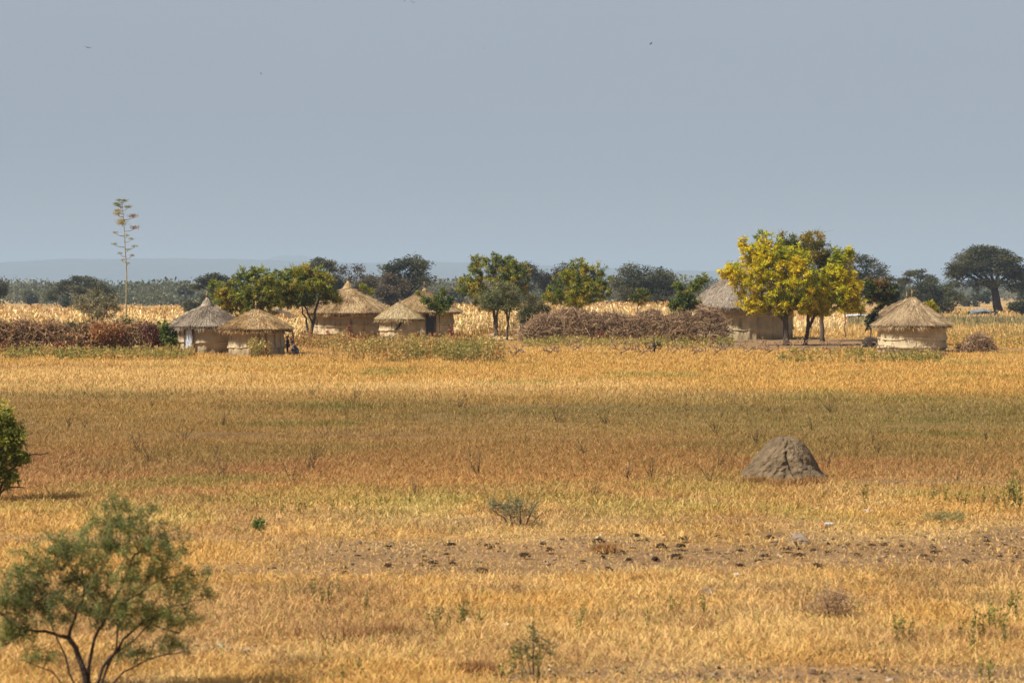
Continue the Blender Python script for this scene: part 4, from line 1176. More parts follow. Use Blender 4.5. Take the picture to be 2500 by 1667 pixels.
rng = np.random.default_rng(500)
MAIZE = [  # px0, px1, Y0, Y1, n, height
    ('A', -230, 440, 150, 212, 1420, 2.45), ('B', 655, 752, 152, 166, 120, 2.0), ('C', 1105, 1310, 180, 222, 620, 2.55), ('D', 1290, 1720, 186, 232, 1000, 2.75), ('E', 1938, 2062, 188, 232, 130, 1.7)]
spots = []
for key, p0, p1, Y0, Y1, n, h in MAIZE:
    px = rng.uniform(p0, p1, n); Yk = rng.uniform(Y0, Y1, n)
    for a, bb in zip(px, Yk):
        q = base_at(a, bb)
        if any(math.hypot(q[0] - hx, q[1] - hy) < hr + .45 for hx, hy, hr in HUT_SPOTS): continue
        spots.append((key, q, h * rng.uniform(.66, 1.22)))
# the stalks that show most are things of their own, the rest of the crop is one mass
front = {'A': 166, 'B': 170, 'C': 190, 'D': 192, 'E': 240}
cand = [k for k, s in enumerate(spots) if s[1][1] < front[s[0]]]
keep = {'A': 100, 'B': 60, 'C': 90, 'D': 30, 'E': 18}
own = []
for key in keep:
    ck = sorted([k for k in cand if spots[k][0] == key], key=lambda k: spots[k][1][1] - (6 if spots[k][2] > 2.6 else 0))
    own += ck[:keep[key]]
ownset = set(own)
protos = []
for k in range(10):
    b = MB(); maize_mesh(rng, b, np.zeros(3), 2.5)
    protos.append(b.build('maize_stalk', M_GRASS()))
MLAB = {'A': 'dry straw coloured maize stalk in the field behind the left thorn fence', 'B': 'dry maize stalk in the gap between the golden hut and large tan hut',
        'C': 'dry pale maize stalk at the field edge behind the pod tree trunk', 'D': 'dry maize stalk showing over the top of the brown brush fence',
        'E': 'sparse broken maize stalk seen between the yellow tree trunks'}
for i, k in enumerate(own):
    key, q, h = spots[k]
    o = protos[i] if i < len(protos) else protos[i % 10].copy()
    if i >= len(protos): COL.objects.link(o)
    o.location = (q[0], q[1], 0); o.rotation_euler = (0, 0, rng.uniform(0, 6.28)); o.scale = (h / 2.5 * rng.uniform(.9, 1.1),) * 2 + (h / 2.5,)
    tag(o, MLAB[key], 'maize stalk', 'maize ' + {'A': 'behind the left fence', 'B': 'between the huts', 'C': 'behind the pod tree', 'D': 'over the brush fence', 'E': 'between the trunks'}[key])
b = MB()
for k, (key, q, h) in enumerate(spots):
    if k not in ownset: maize_mesh(rng, b, q, h)
tag(b.build('maize_crop', M_GRASS()), 'dense dry maize crop behind the huts', None, None, 'stuff')

# ------------------------------------------------------------------ green and red weeds before the huts
rng = np.random.default_rng(520)
b = MB()
def weed_belt(b, rng, n, pxr, pyr, hr, pal, top=None):
    px = rng.uniform(*pxr, n); py = pyr[0] + (pyr[1] - pyr[0]) * rng.random(n)
    Y = CAMH * F / (py - 715); x = (px - 1250) / F * Y
    ok = fbm(x * .22, Y * .12, 77, 3) > .40
    for hx, hy, hrr in HUT_SPOTS: ok &= np.hypot(x - hx, Y - hy) > hrr + .15
    x, Y = x[ok], Y[ok]; n = len(x)
    h = rng.uniform(hr[0], hr[1], n) * (.6 + .8 * fbm(x * .5, Y * .3, 78, 2))
    base = np.stack([x, Y, np.zeros(n)], 1)
    tipv = base + np.stack([rng.normal(size=n) * .1, rng.normal(size=n) * .1, h], 1)
    tv = np.clip(.5 + (fbm(x * .35, Y * .2, 79, 3) - .5) * 2.4, 0, 1)
    b.sticks(base, tipv, .012, .006, pick(rng, [(.16, .13, .05), (.24, .17, .07)], n))
    m_ = 9
    idx = np.repeat(np.arange(n), m_); f = rng.uniform(.25, 1, n * m_)
    p = base[idx] + (tipv - base)[idx] * f[:, None]
    ax = norm(rng.normal(size=(n * m_, 3)) + np.array([0, 0, .35])); sd = norm(np.cross(ax, rng.normal(size=(n * m_, 3))))
    b.leaves(p, ax, sd, rng.uniform(.12, .26, n * m_), rng.uniform(.05, .10, n * m_), pick(rng, pal, n * m_, tv[idx] + rng.normal(size=n * m_) * .12, .2))
WG = [(.22, .20, .045), (.34, .275, .075), (.42, .30, .09), (.50, .31, .10), (.42, .18, .06)]
weed_belt(b, rng, 850, (-220, 470), (860, 880), (.25, .62), WG[:4])
weed_belt(b, rng, 420, (612, 716), (866, 880), (.6, 1.2), WG[:3])
weed_belt(b, rng, 2300, (715, 1230), (846, 886), (.5, 1.05), WG)
weed_belt(b, rng, 700, (690, 1150), (826, 846), (.3, .7), [(.32, .20, .06), (.36, .17, .055), (.26, .06, .035)])
weed_belt(b, rng, 620, (1280, 1790), (834, 850), (.3, .6), WG[:3])
weed_belt(b, rng, 600, (2300, 2560), (800, 850), (.3, .8), WG[:4])
weed_belt(b, rng, 420, (1900, 2300), (868, 888), (.3, .5), WG[:3])
tag(b.build('weed_undergrowth', M_LEAF()), 'belt of green and russet weeds growing before the huts', None, None, 'stuff')

RED = [(.14, .022, .02), (.22, .04, .028), (.30, .075, .04)]
RP = [(12, 862, .9), (28, 858, 1.0), (48, 860, .7), (140, 866, .8), (158, 868, .9), (176, 864, .8), (222, 866, .6), (292, 862, .7), (388, 856, .9), (650, 872, .9), (714, 842, 1.2), (728, 838, 1.4), (742, 840, 1.1), (756, 836, 1.0),
      (803, 838, 1.2), (853, 838, 1.5), (838, 842, .7), (783, 842, .9), (870, 845, .6), (1104, 842, 1.5), (1116, 846, .9), (1062, 832, .9), (1018, 832, .7), (952, 846, .7), (1465, 838, 1.1), (1445, 840, .7), (1738, 842, .7), (1780, 846, .6)]
def weed_plant(rng, h, pal, nl=26, L=.2, W=.09, stemc=(.2, .07, .04), leanx=.1, ns=3):
    b = MB()
    for s in range(ns):
        t = np.array([rng.normal() * leanx * h, rng.normal() * leanx * h, h * rng.uniform(.6, 1)])
        k = t * .5 + rng.normal(size=3) * .04 * h
        b.tube([np.zeros(3), k, t], [.014, .011, .005], 4, np.asarray(stemc))
        f = rng.uniform(.15, 1, nl); p = t * f[:, None] + rng.normal(size=(nl, 3)) * .02
        ax = norm(rng.normal(size=(nl, 3)) + np.array([0, 0, .3])); sd = norm(np.cross(ax, rng.normal(size=(nl, 3))))
        b.leaves(p, ax, sd, L * rng.uniform(.6, 1.3, nl) * (1.1 - .5 * f), W * rng.uniform(.6, 1.3, nl), pick(rng, pal, nl, None, .2))
    return b
rng = np.random.default_rng(530)
pr = [weed_plant(rng, 1.0, RED).build('red_weed', M_LEAF()) for _ in range(5)]
for i, (px, py, h) in enumerate(RP):
    o = pr[i] if i < 5 else pr[i % 5].copy()
    if i >= 5: COL.objects.link(o)
    q = base_at(px, gy(py)); o.location = tuple(q); o.scale = (h,) * 3; o.rotation_euler = (0, 0, rng.uniform(0, 6))
    where = 'in the weeds below the left thorn fence' if px < 400 else ('between the golden hut and the doorway hut' if px < 1090 else ('in front of the brown brush fence' if px > 1200 else 'right of the doorway hut'))
    tag(o, 'upright dark red leafy weed ' + where, 'weed', 'red weeds ' + where)

# ------------------------------------------------------------------ tall agave flower stalk
rng = np.random.default_rng(600)
YA = 150; o = base_at(307, YA)
root = empty('agave_stalk', o, 'very tall bare agave flower stalk with bracket like flower clusters', 'agave stalk')
axis_px = [(307, 841), (307, 790), (308.5, 720), (309, 670), (307.5, 640), (305.5, 608), (304, 575), (302.5, 545), (300, 518), (298, 492)]
pts = np.array([at(a, b_, YA) for a, b_ in axis_px]); pts[0][2] = -.1
b = MB(); b.tube(pts, np.linspace(.064, .018, len(pts)), 8, np.array([.30, .24, .13]))
b.build('stalk', M_BARK(), root, o, smooth=True)
CL = [(-6, 492, 1.0, 'g'), (8, 493, 1.1, 'g'), (-14, 500, .9, 'g'), (-10, 504, 1.2, 'g'), (15, 509, 1.3, 'g', -6), (-7, 518.5, 1.4, 'y'), (-9, 527, 1.7, 'y'), (22, 531, 1.8, 'b', -6), (-8, 543, 1.9, 'y'), (-7, 549, 1.8, 'y'),
      (26, 559, 1.6, 'b', -5), (-20, 571, 1.1, 's', -4), (7, 577, .9, 's'), (18, 586, 1.0, 's', -5), (-24, 598, 1.1, 's', -3), (20, 603, 1.1, 's', -5), (9, 612, .9, 's', -4), (-14, 621, 1.0, 's', -4), (16, 626, 1.0, 's', -5), (-10, 637, .8, 's'), (5, 645, .6, 's')]
PALC = {'g': [(.15, .16, .03), (.25, .24, .05)], 'y': [(.24, .20, .035), (.36, .28, .06), (.42, .30, .08)], 'b': [(.26, .13, .04), (.38, .20, .06)], 's': [(.24, .21, .06), (.34, .28, .10)]}
for c_ in CL:
    dx, py, s, kd = c_[:4]
    ax0 = np.interp(py, [p[1] for p in axis_px][::-1], [p[0] for p in axis_px][::-1])
    dep = rng.normal() * .35
    tip_ = at(ax0 + dx, py, YA) + np.array([0, dep, 0])
    low = at(ax0, py + (3 if abs(dx) < 12 else 6), YA)
    b = MB(); mid = low + (tip_ - low) * .55 + np.array([0, 0, -.06])
    b.tube([low, mid, tip_], [.03, .022, .014], 5, np.array([.22, .17, .09]))
    br = b.build('branch', M_BARK(), root, o)
    b = MB(); n = int((130 if kd != 's' else 70) * s); w = .165 * s * (1.15 if kd != 's' else 1.2); hgt = .10 * s if kd != 's' else .08
    p = tip_ + rng.normal(size=(n, 3)) * np.array([w * .55, w * .5, hgt * .42]) + np.array([0, 0, hgt * .5])
    d = norm(np.stack([rng.normal(size=n) * .5, rng.normal(size=n) * .5, np.ones(n)], 1))
    b.leaves(p, d, norm(np.cross(d, rng.normal(size=(n, 3)))), rng.uniform(.05, .13, n), rng.uniform(.025, .05, n), pick(rng, PALC[kd], n, None, .2))
    b.build('flower_cluster', M_LEAF(), br, o)

# ------------------------------------------------------------------ termite mound
def heap(name, label, cat, px, py, wpx, hpx, seed, col, prof, lump=.1, n=(150, 56), dscale=1.0, mat=None, group=None, cracks=()):
    Y = gy(py); s = Y / F; rng = np.random.default_rng(seed)
    W = wpx * s / 2; Hh = hpx * s; dc = W * dscale
    ctr = base_at(px, Y + dc * .75)
    th = np.linspace(0, 2 * np.pi, n[0], endpoint=False); t = np.linspace(0, 1, n[1])
    TH, TT = np.meshgrid(th, t)
    # prof: list of (radius left, radius right, height) from foot to top
    k = np.linspace(0, 1, len(prof)); L_ = np.interp(TT, k, [p[0] for p in prof]); R_ = np.interp(TT, k, [p[1] for p in prof]); Z = np.interp(TT, k, [p[2] for p in prof]) * Hh
    cx = (R_ - L_) / 2; rr = (R_ + L_) / 2
    cs, sn = np.cos(TH), np.sin(TH)
    nz = (fbm(cs * 2.4 + 7, sn * 2.4 + TT * 4.5, seed, 4) - .5) * 2 * lump + (fbm(cs * 9 + 3, sn * 9 + TT * 15, seed + 2, 3) - .5) * lump * .85
    flute = (vnoise(TH * 4.2, TT * .8, seed + 4) - .5) * lump * .8 * (1 - TT)
    rel = 1 + (nz + flute) * np.clip(1.25 - TT ** 6, .25, 1)
    for a0, t0, t1, wid, dp in cracks:
        dd = np.angle(np.exp(1j * (TH - a0 - .10 * np.sin(TT * 9))))
        rel -= dp * np.exp(-(dd / wid) ** 2) * sstep(t0 - .04, t0 + .02, TT) * (1 - sstep(t1 - .02, t1 + .04, TT))
    x = W * (cx + rr * cs * rel); y = dc * rr * sn * rel
    Z = Z + (fbm(cs * 5, sn * 5 + TT * 6, seed + 6, 3) - .5) * lump * Hh * .5 * (TT > .02)
    Z[0] = -.08
    c = np.asarray(col) * (.78 + .44 * fbm(cs * 3 + 3, sn * 3 + TT * 7, seed + 8, 4).ravel()[:, None])
    b = MB(); idx = np.arange(TH.size).reshape(TH.shape)
    q = np.stack([idx[:-1], np.roll(idx[:-1], -1, 1), np.roll(idx[1:], -1, 1), idx[1:]], -1).reshape(-1, 4)
    b.add(np.stack([x, y, Z], -1).reshape(-1, 3), [q, idx[-1][None]], c)
    ob = b.build(name, mat or M_EARTH(), smooth=True); ob.location = tuple(ctr)
    return tag(ob, label, cat, group)


heap('termite_mound', 'grey brown termite mound with a dark vertical crack standing in the dry grass', 'termite mound', 1911, 1176, 188, 106, 610, (.155, .110, .064),
     [(1.2, 1.3, 0), (1.1, 1.16, .08), (.99, .95, .24), (.87, .83, .38), (.73, .73, .54), (.56, .62, .70), (.42, .53, .83), (.28, .42, .93), (.12, .25, .985), (.01, .03, 1)], lump=.15, n=(280, 110),
     cracks=[(-1.46, .16, .52, .055, .16), (-1.52, .62, .84, .10, .07), (-2.3, .30, .36, .05, .07), (-2.05, .42, .48, .05, .06), (-.9, .12, .5, .06, .05)])
heap('earth_clod', 'pale grey crumbly earth heap among the dung pats', 'earth heap', 1951, 1322, 52, 20, 611, (.20, .155, .115),
     [(1.1, 1.2, 0), (.9, .95, .25), (.62, .66, .62), (.4, .3, .9), (.1, .1, 1.0)], lump=.2, n=(80, 30))
heap('earth_clod', 'brown clod with small yellow leaves in the straw below the track', 'earth heap', 1729, 1456, 46, 18, 612, (.155, .115, .08),
     [(1.1, 1.1, 0), (.95, .95, .4), (.7, .75, .8), (.3, .4, 1.0), (.05, .05, 1.0)], lump=.16, n=(80, 30))
heap('grain_heap', 'low pale heap of husks on the ground under the pod tree', 'husk heap', 1212, 831, 96, 7, 613, (.66, .52, .34),
     [(1.1, 1.1, 0), (.9, .95, .4), (.6, .6, .8), (.3, .3, 1.0), (.05, .05, 1.0)], lump=.10, n=(90, 24))
heap('earth_ring', 'low mound of grey earth round the foot of the pod tree', 'earth heap', 1212, 822, 56, 9, 614, (.27, .20, .14),
     [(1.1, 1.1, 0), (.8, .85, .4), (.5, .5, .8), (.2, .2, 1.0), (.05, .05, 1.0)], lump=.12, n=(80, 24))

# ------------------------------------------------------------------ dung pats on the bare track
def dung_mesh(seed):
    rng = np.random.default_rng(seed); b = MB()
    for j in range(rng.integers(2, 5)):
        n, m_ = 26, 10
        th = np.linspace(0, 2 * np.pi, n, endpoint=False); t = np.linspace(0, 1, m_)
        TH, TT = np.meshgrid(th, t)
        s = rng.uniform(.35, .62) if j else .66
        off = rng.uniform(-.5, .5, 2) * (1 if j else 0)
        rr = s * np.cos(TT * np.pi / 2) ** .6 * (1 + 1.0 * (fbm(np.cos(TH) * 2 + j * 5, np.sin(TH) * 2 + TT * 3, seed + j, 3) - .5))
        z = s * rng.uniform(.30, .75) * np.sin(TT * np.pi / 2) * (1 + .7 * (fbm(np.cos(TH) * 3, np.sin(TH) * 3 + TT * 4, seed + 9 + j, 3) - .5)) - .06
        z = np.round(z * 7) / 7 * .45 + z * .55
        c = np.array([.055, .032, .020]) * (.55 + .9 * fbm(np.cos(TH) * 4 + 2, np.sin(TH) * 4 + TT * 5, seed + 5, 3).ravel()[:, None])
        idx = np.arange(TH.size).reshape(TH.shape)
        q = np.stack([idx[:-1], np.roll(idx[:-1], -1, 1), np.roll(idx[1:], -1, 1), idx[1:]], -1).reshape(-1, 4)
        b.add(np.stack([rr * np.cos(TH) + off[0], rr * np.sin(TH) * .8 + off[1], z], -1).reshape(-1, 3), [q, idx[-1][None]], c)
    return b


D1 = [(1052, 428, 24), (1412, 420, 32), (1620, 422, 32), (1390, 472, 26), (1260, 487, 20), (1980, 452, 34), (1840, 485, 46), (1045, 535, 42), (1320, 525, 38), (1240, 525, 18), (795, 577, 28), (1030, 570, 20), (875, 480, 24), (1585, 572, 44), (155, 633, 30), (208, 657, 16), (358, 646, 16), (985, 322, 16), (1990, 532, 16), (2265, 405, 44), (2310, 448, 28), (2170, 515, 32), (1420, 524, 26), (1395, 394, 14), (1680, 412, 20)]
D2 = [(595, 224, 20), (740, 257, 14), (328, 337, 36), (467, 316, 20), (180, 408, 24), (312, 397, 20), (460, 395, 40), (575, 352, 32), (560, 392, 42), (525, 358, 16), (255, 415, 22), (430, 458, 34), (540, 447, 48), (295, 460, 26), (705, 407, 26), (870, 412, 26), (1000, 440, 38), (970, 464, 28), (875, 483, 38), (1118, 405, 32), (1185, 438, 38), (1255, 408, 22), (1332, 422, 30), (1360, 350, 16), (1030, 348, 34), (920, 328, 20), (1487, 433, 30), (1495, 380, 24), (1560, 383, 24), (1630, 383, 32), (1720, 388, 22), (1888, 422, 36), (1837, 437, 26), (1707, 277, 36), (1560, 285, 20), (1125, 200, 14), (1640, 418, 20), (2170, 430, 16), (2235, 440, 20), (2165, 362, 30), (155, 445, 24), (1170, 388, 18), (180, 512, 42), (2190, 617, 20), (1275, 497, 46), (850, 590, 18), (2310, 405, 32), (1415, 390, 14), (1520, 286, 12), (640, 418, 14), (1060, 380, 14)]
dl = [(a / 2.352 + 500, b_ / 2.352 + 1153, w / 2.352) for a, b_, w in D1] + [(a / 2.138 + 1400, b_ / 2.138 + 1153, w / 2.138) for a, b_, w in D2]
rng = np.random.default_rng(620)
dp = [dung_mesh(630 + k).build('dung_pat', M_EARTH(), smooth=True) for k in range(9)]
SPEC = {5: 'pointed dark dung pat left of the big cluster on the track', 1: 'tilted wedge shaped dung flake on the left part of the track', 14: 'dung pat lying alone left of the track, near the green acacia bush',
        25: 'lone dung pat on the straw above the dung strewn track', 58: 'dark dung pat on the straw right of the red capped bottle', 56: 'widest dung heap at the right end of the track', 68: 'dung pat alone in the straw below the right end of the track'}
for i, (px, py, w) in enumerate(dl):
    ob = dp[i] if i < 9 else dp[i % 9].copy()
    if i >= 9: COL.objects.link(ob)
    Y = gy(py); s = w * Y / F * 1.15
    ob.location = tuple(base_at(px, Y) + np.array([0, 0, s * .10])); ob.scale = (s, s * .9, s * rng.uniform(.75, 1.2)); ob.rotation_euler = (0, 0, rng.uniform(0, 6.28))
    zone = 'left stretch' if px < 1300 else ('middle stretch' if px < 1850 else 'right stretch')
    tag(ob, SPEC.get(i, 'dark brown dung pat on the %s of the bare track' % zone), 'dung', 'dung pats on the bare track' if i in SPEC else 'dung pats on the %s of the track' % zone)
# crumbs and small clods strewn over the bare soil
n = 13000; x, y = scatter(rng, 19.5, 46, n); s = soil_mask(x, y); ok = rng.random(n) < s * 1.1 + .02
x, y = x[ok], y[ok]; n = len(x)
b = MB(); r = rng.uniform(.008, .028, n) * np.where(rng.random(n) < .06, 2.0, 1)
p = np.stack([x, y, r * .3 - .03], 1); a = rng.uniform(0, 6.28, n)
d = np.stack([np.cos(a), np.sin(a), rng.normal(size=n) * .3], 1) * r[:, None]
b.sticks(p - d, p + d, r * .8, r * .5, pick(rng, [(.05, .035, .025), (.12, .085, .06), (.26, .19, .13), (.4, .3, .2)], n, None, .2))
tag(b.build('soil_crumbs', M_EARTH()), 'crumbs of dung and soil strewn over the bare track', None, None, 'stuff')

# ------------------------------------------------------------------ small litter
def scrap(label, px, py, wpx, col, name, cat, seed, group=None):
    rng = np.random.default_rng(seed); Y = gy(py); s = wpx * Y / F
    g_ = np.linspace(-.5, .5, 9); A, B_ = np.meshgrid(g_, g_)
    z = .10 + .45 * (fbm(A * 3 + seed, B_ * 3, seed, 2)) - .5 * (A ** 2 + B_ ** 2)
    b = MB(); idx = np.arange(81).reshape(9, 9)
    top = np.stack([A * s, B_ * s * .8, z * s], -1).reshape(-1, 3); bot = top * np.array([.97, .97, 1]) - np.array([0, 0, .012])
    q = np.stack([idx[:-1, :-1], idx[:-1, 1:], idx[1:, 1:], idx[1:, :-1]], -1).reshape(-1, 4)
    rim = list(idx[0]) + list(idx[1:, -1]) + list(idx[-1, -2::-1]) + list(idx[-2:0:-1, 0])
    e = np.array([[rim[k], rim[k] + 81, rim[(k + 1) % len(rim)] + 81, rim[(k + 1) % len(rim)]] for k in range(len(rim))])
    b.add(np.concatenate([top, bot]), [q, q[:, ::-1] + 81, e], np.asarray(col))
    ob = b.build(name, M_SOLID(), smooth=True); ob.location = tuple(base_at(px, Y)); ob.rotation_euler = (0, 0, rng.uniform(0, 6))
    return tag(ob, label, cat, group)


LG = 'scraps of litter in the straw'
scrap('crumpled clear white plastic scrap below the dung strewn track', 1799, 1403, 15, (.48, .47, .44), 'plastic_scrap', 'litter', 641, LG)
scrap('small pale blue plastic scrap in the straw below the clod', 1766, 1514, 9, (.52, .60, .72), 'plastic_scrap', 'litter', 642, LG)
scrap('pale crumpled scrap left of the small thorn seedling', 1233, 1527, 18, (.62, .55, .45), 'paper_scrap', 'litter', 643, LG)
scrap('flat whitish scrap among green weeds left of the thorn seedling', 1142, 1515, 20, (.55, .53, .50), 'paper_scrap', 'litter', 644, LG)
scrap('grey torn plastic scrap in the grass above the red capped bottle', 2122, 1250, 22, (.42, .38, .33), 'plastic_scrap', 'litter', 645, LG)
scrap('white round pebble like scrap beside the pale earth heap', 1895, 1318, 8, (.75, .68, .52), 'paper_scrap', 'litter', 646, LG)
scrap('turquoise plastic bag lying at the dark doorway of the hut', 1047, 831, 9, (.12, .55, .60), 'plastic_bag', 'litter', 647, LG)
Y = gy(1285); o = base_at(2024, Y)
root = empty('plastic_bottle', o, 'clear plastic bottle with a red cap lying in the straw', 'bottle')
b = MB(); yy = [(-.085, .0), (-.085, .028), (-.05, .036), (.0, .033), (.05, .036), (.085, .028), (.10, .012)]
b.tube([(k, 0, .036) for k, _ in yy], [max(r_, .004) for _, r_ in yy], 14, np.array([.45, .47, .49]))
b.build('bottle_body', M_METAL(), root, (0, 0, 0), smooth=True)
b = MB(); b.tube([(-.115, 0, .036), (-.085, 0, .036)], [.026, .026], 14, np.array([.65, .06, .03])); b.build('bottle_cap', M_SOLID(), root)
root.rotation_euler = (0, 0, .25)

# ------------------------------------------------------------------ shrubs and seedlings in the near grass
NS = 'low plants in the near grass'
tree('thorn_bush', 'green feathery acacia bush in the near left corner, dark bare forked stems', 'bush', base_at(212, 19.0), 19.0,
     [(265, 1330, 120, 62), (150, 1345, 100, 58), (400, 1335, 100, 66), (300, 1270, 100, 46), (440, 1430, 70, 50), (60, 1390, 80, 60), (330, 1410, 120, 60), (180, 1420, 110, 60), (20, 1470, 70, 50), (380, 1500, 90, 40), (120, 1480, 90, 52), (300, 1490, 110, 55), (425, 1515, 66, 40), (60, 1450, 80, 56), (30, 1540, 60, 40), (480, 1400, 40, 26), (30, 1540, 60, 40), (240, 1490, 110, 44), (380, 1245, 34, 24), (285, 1225, 40, 22), (520, 1462, 26, 10), (495, 1432, 42, 30), (470, 1500, 44, 26), (330, 1590, 80, 30), (430, 1570, 50, 26), (90, 1600, 50, 26)],
     [([(212, 1735), (206, 1640), (185, 1580), (168, 1556)], .034, .022), ([(168, 1556), (110, 1540), (50, 1536), (-20, 1480)], .017, .009), ([(168, 1556), (185, 1500), (205, 1450), (200, 1390)], .015, .007),
      ([(206, 1640), (230, 1560), (262, 1500), (300, 1420), (330, 1350)], .018, .008), ([(216, 1690), (250, 1630), (300, 1560), (345, 1520), (440, 1545)], .018, .007), ([(262, 1500), (215, 1440), (170, 1380)], .009, .005), ([(345, 1520), (420, 1480), (500, 1462)], .009, .004), ([(50, 1536), (20, 1570), (-30, 1600)], .009, .004), ([(214, 1710), (300, 1640), (390, 1600), (450, 1590)], .010, .004), ([(210, 1700), (130, 1640), (60, 1610)], .009, .004), ([(216, 1700), (270, 1600), (330, 1560), (400, 1480)], .011, .005), ([(208, 1680), (160, 1600), (120, 1500), (90, 1420)], .010, .004), ([(230, 1560), (290, 1480), (380, 1420), (460, 1400)], .010, .004)],
     10, 13, .030, .0085, [(.10, .115, .036), (.16, .185, .048), (.235, .255, .07), (.33, .32, .10)], 700, NS, bark=np.array([.05, .036, .028]), spread=.05, droop=.05, tip=.0036, along=38, nbranch=1500,
     tnoise=2.2, flat=.3, spraylike=.5, branch_col=np.array([.085, .062, .046]), bare=40, shell=.7, dscale=.85)
tree('thorn_bush', 'leafy green bush with bare grey twigs cut by the left edge', 'bush', base_at(-20, 37), 37,
     [(-15, 1060, 56, 66), (20, 1090, 46, 56), (-20, 1010, 46, 44), (20, 1030, 30, 40), (-20, 1130, 60, 50), (45, 1060, 30, 22), (10, 1160, 40, 30), (55, 1120, 30, 14)],
     [([(-24, 1232), (-18, 1180), (0, 1110), (10, 1060)], .06, .025), ([(-20, 1200), (20, 1150), (70, 1110), (118, 1105)], .03, .008), ([(-20, 1210), (15, 1185), (60, 1190)], .025, .008), ([(-22, 1215), (-50, 1150), (-50, 1080)], .04, .02)],
     10, 8, .075, .03, [(.13, .15, .02), (.23, .245, .035), (.34, .33, .045), (.5, .42, .06)], 701, NS, spread=.07, droop=.1, tip=.006, along=22, nbranch=520, branch_col=np.array([.20, .165, .13]), bare=90)
tree('broom_shrub', 'low grey green broom like shrub with a rusty base above the track', 'shrub', base_at(1270, gy(1288)), gy(1288),
     [(1235, 1240, 40, 20), (1270, 1232, 40, 20), (1300, 1248, 24, 26), (1205, 1232, 24, 14), (1255, 1255, 40, 18)],
     [([(1268, 1290), (1245, 1255), (1215, 1228)], .02, .006), ([(1270, 1290), (1270, 1250), (1268, 1222)], .02, .006), ([(1275, 1290), (1295, 1255), (1315, 1222)], .018, .005), ([(1262, 1290), (1230, 1262), (1195, 1240)], .018, .005), ([(1280, 1290), (1305, 1270), (1325, 1250)], .015, .005)],
     10, 7, .055, .012, [(.15, .155, .075), (.21, .205, .10), (.27, .24, .12), (.30, .19, .08)], 702, NS, spread=.05, droop=-.5, tip=.005, along=6, nbranch=260, branch_col=np.array([.22, .15, .09]), bare=50)
tree('thorn_seedling', 'small upright acacia seedling with open green branches at the bottom edge', 'seedling', base_at(1302, gy(1650)), gy(1650),
     [(1302, 1560, 46, 22), (1285, 1580, 40, 16), (1330, 1575, 34, 18), (1300, 1530, 22, 20), (1300, 1605, 46, 12), (1265, 1590, 26, 10), (1345, 1595, 20, 10)],
     [([(1302, 1652), (1301, 1600), (1303, 1550), (1302, 1512)], .010, .004), ([(1302, 1610), (1270, 1585), (1245, 1578)], .005, .002), ([(1302, 1605), (1335, 1582), (1360, 1572)], .005, .002), ([(1302, 1580), (1280, 1556)], .004, .002), ([(1302, 1570), (1328, 1550)], .004, .002)],
     10, 8, .024, .008, [(.08, .10, .03), (.13, .15, .042), (.18, .19, .06)], 703, NS, bark=np.array([.09, .065, .045]), spread=.022, droop=0, tip=.0022, along=9, nbranch=170)
tree('thorn_seedling', 'tiny bright green seedling in the straw right of the acacia bush', 'seedling', base_at(633, gy(1302)), gy(1302),
     [(633, 1293, 8, 5), (627, 1288, 4, 4)], [([(634, 1303), (633, 1290)], .008, .004)], 40, 7, .06, .03, [(.10, .14, .03), (.17, .21, .045)], 704, NS, spread=.04, tip=.004, nbranch=8)
tree('dead_shrub', 'dead grey brown twiggy shrub in the straw on the right', 'shrub', base_at(2032, gy(1514)), gy(1514),
     [(2020, 1470, 44, 26), (2050, 1462, 40, 26), (1995, 1490, 34, 18), (2060, 1490, 36, 18), (2030, 1450, 34, 14), (1985, 1508, 26, 6), (2085, 1505, 22, 7)],
     [([(2030, 1516), (2020, 1480), (2005, 1445)], .012, .004), ([(2034, 1516), (2040, 1480), (2060, 1440)], .012, .004), ([(2032, 1516), (2070, 1490), (2090, 1470)], .01, .004), ([(2030, 1516), (1995, 1495), (1975, 1470)], .01, .004)],
     240, 7, .035, .012, [(.24, .13, .06), (.33, .20, .10), (.42, .28, .15)], 705, NS, spread=.04, tip=.0035, nbranch=170, branch_col=np.array([.27, .175, .11]), bare=70)
tree('grey_herb', 'low spreading grey green herb in the straw near the right edge', 'shrub', base_at(2306, gy(1280)), gy(1280),
     [(2290, 1266, 34, 10), (2325, 1262, 34, 12), (2350, 1268, 16, 8), (2265, 1270, 18, 7)], [([(2306, 1282), (2300, 1268), (2280, 1260)], .01, .004), ([(2308, 1282), (2325, 1268), (2345, 1260)], .01, .004)],
     110, 7, .05, .014, [(.24, .23, .09), (.32, .28, .11), (.38, .29, .12)], 706, NS, spread=.04, tip=.004, nbranch=60, branch_col=np.array([.2, .14, .08]))
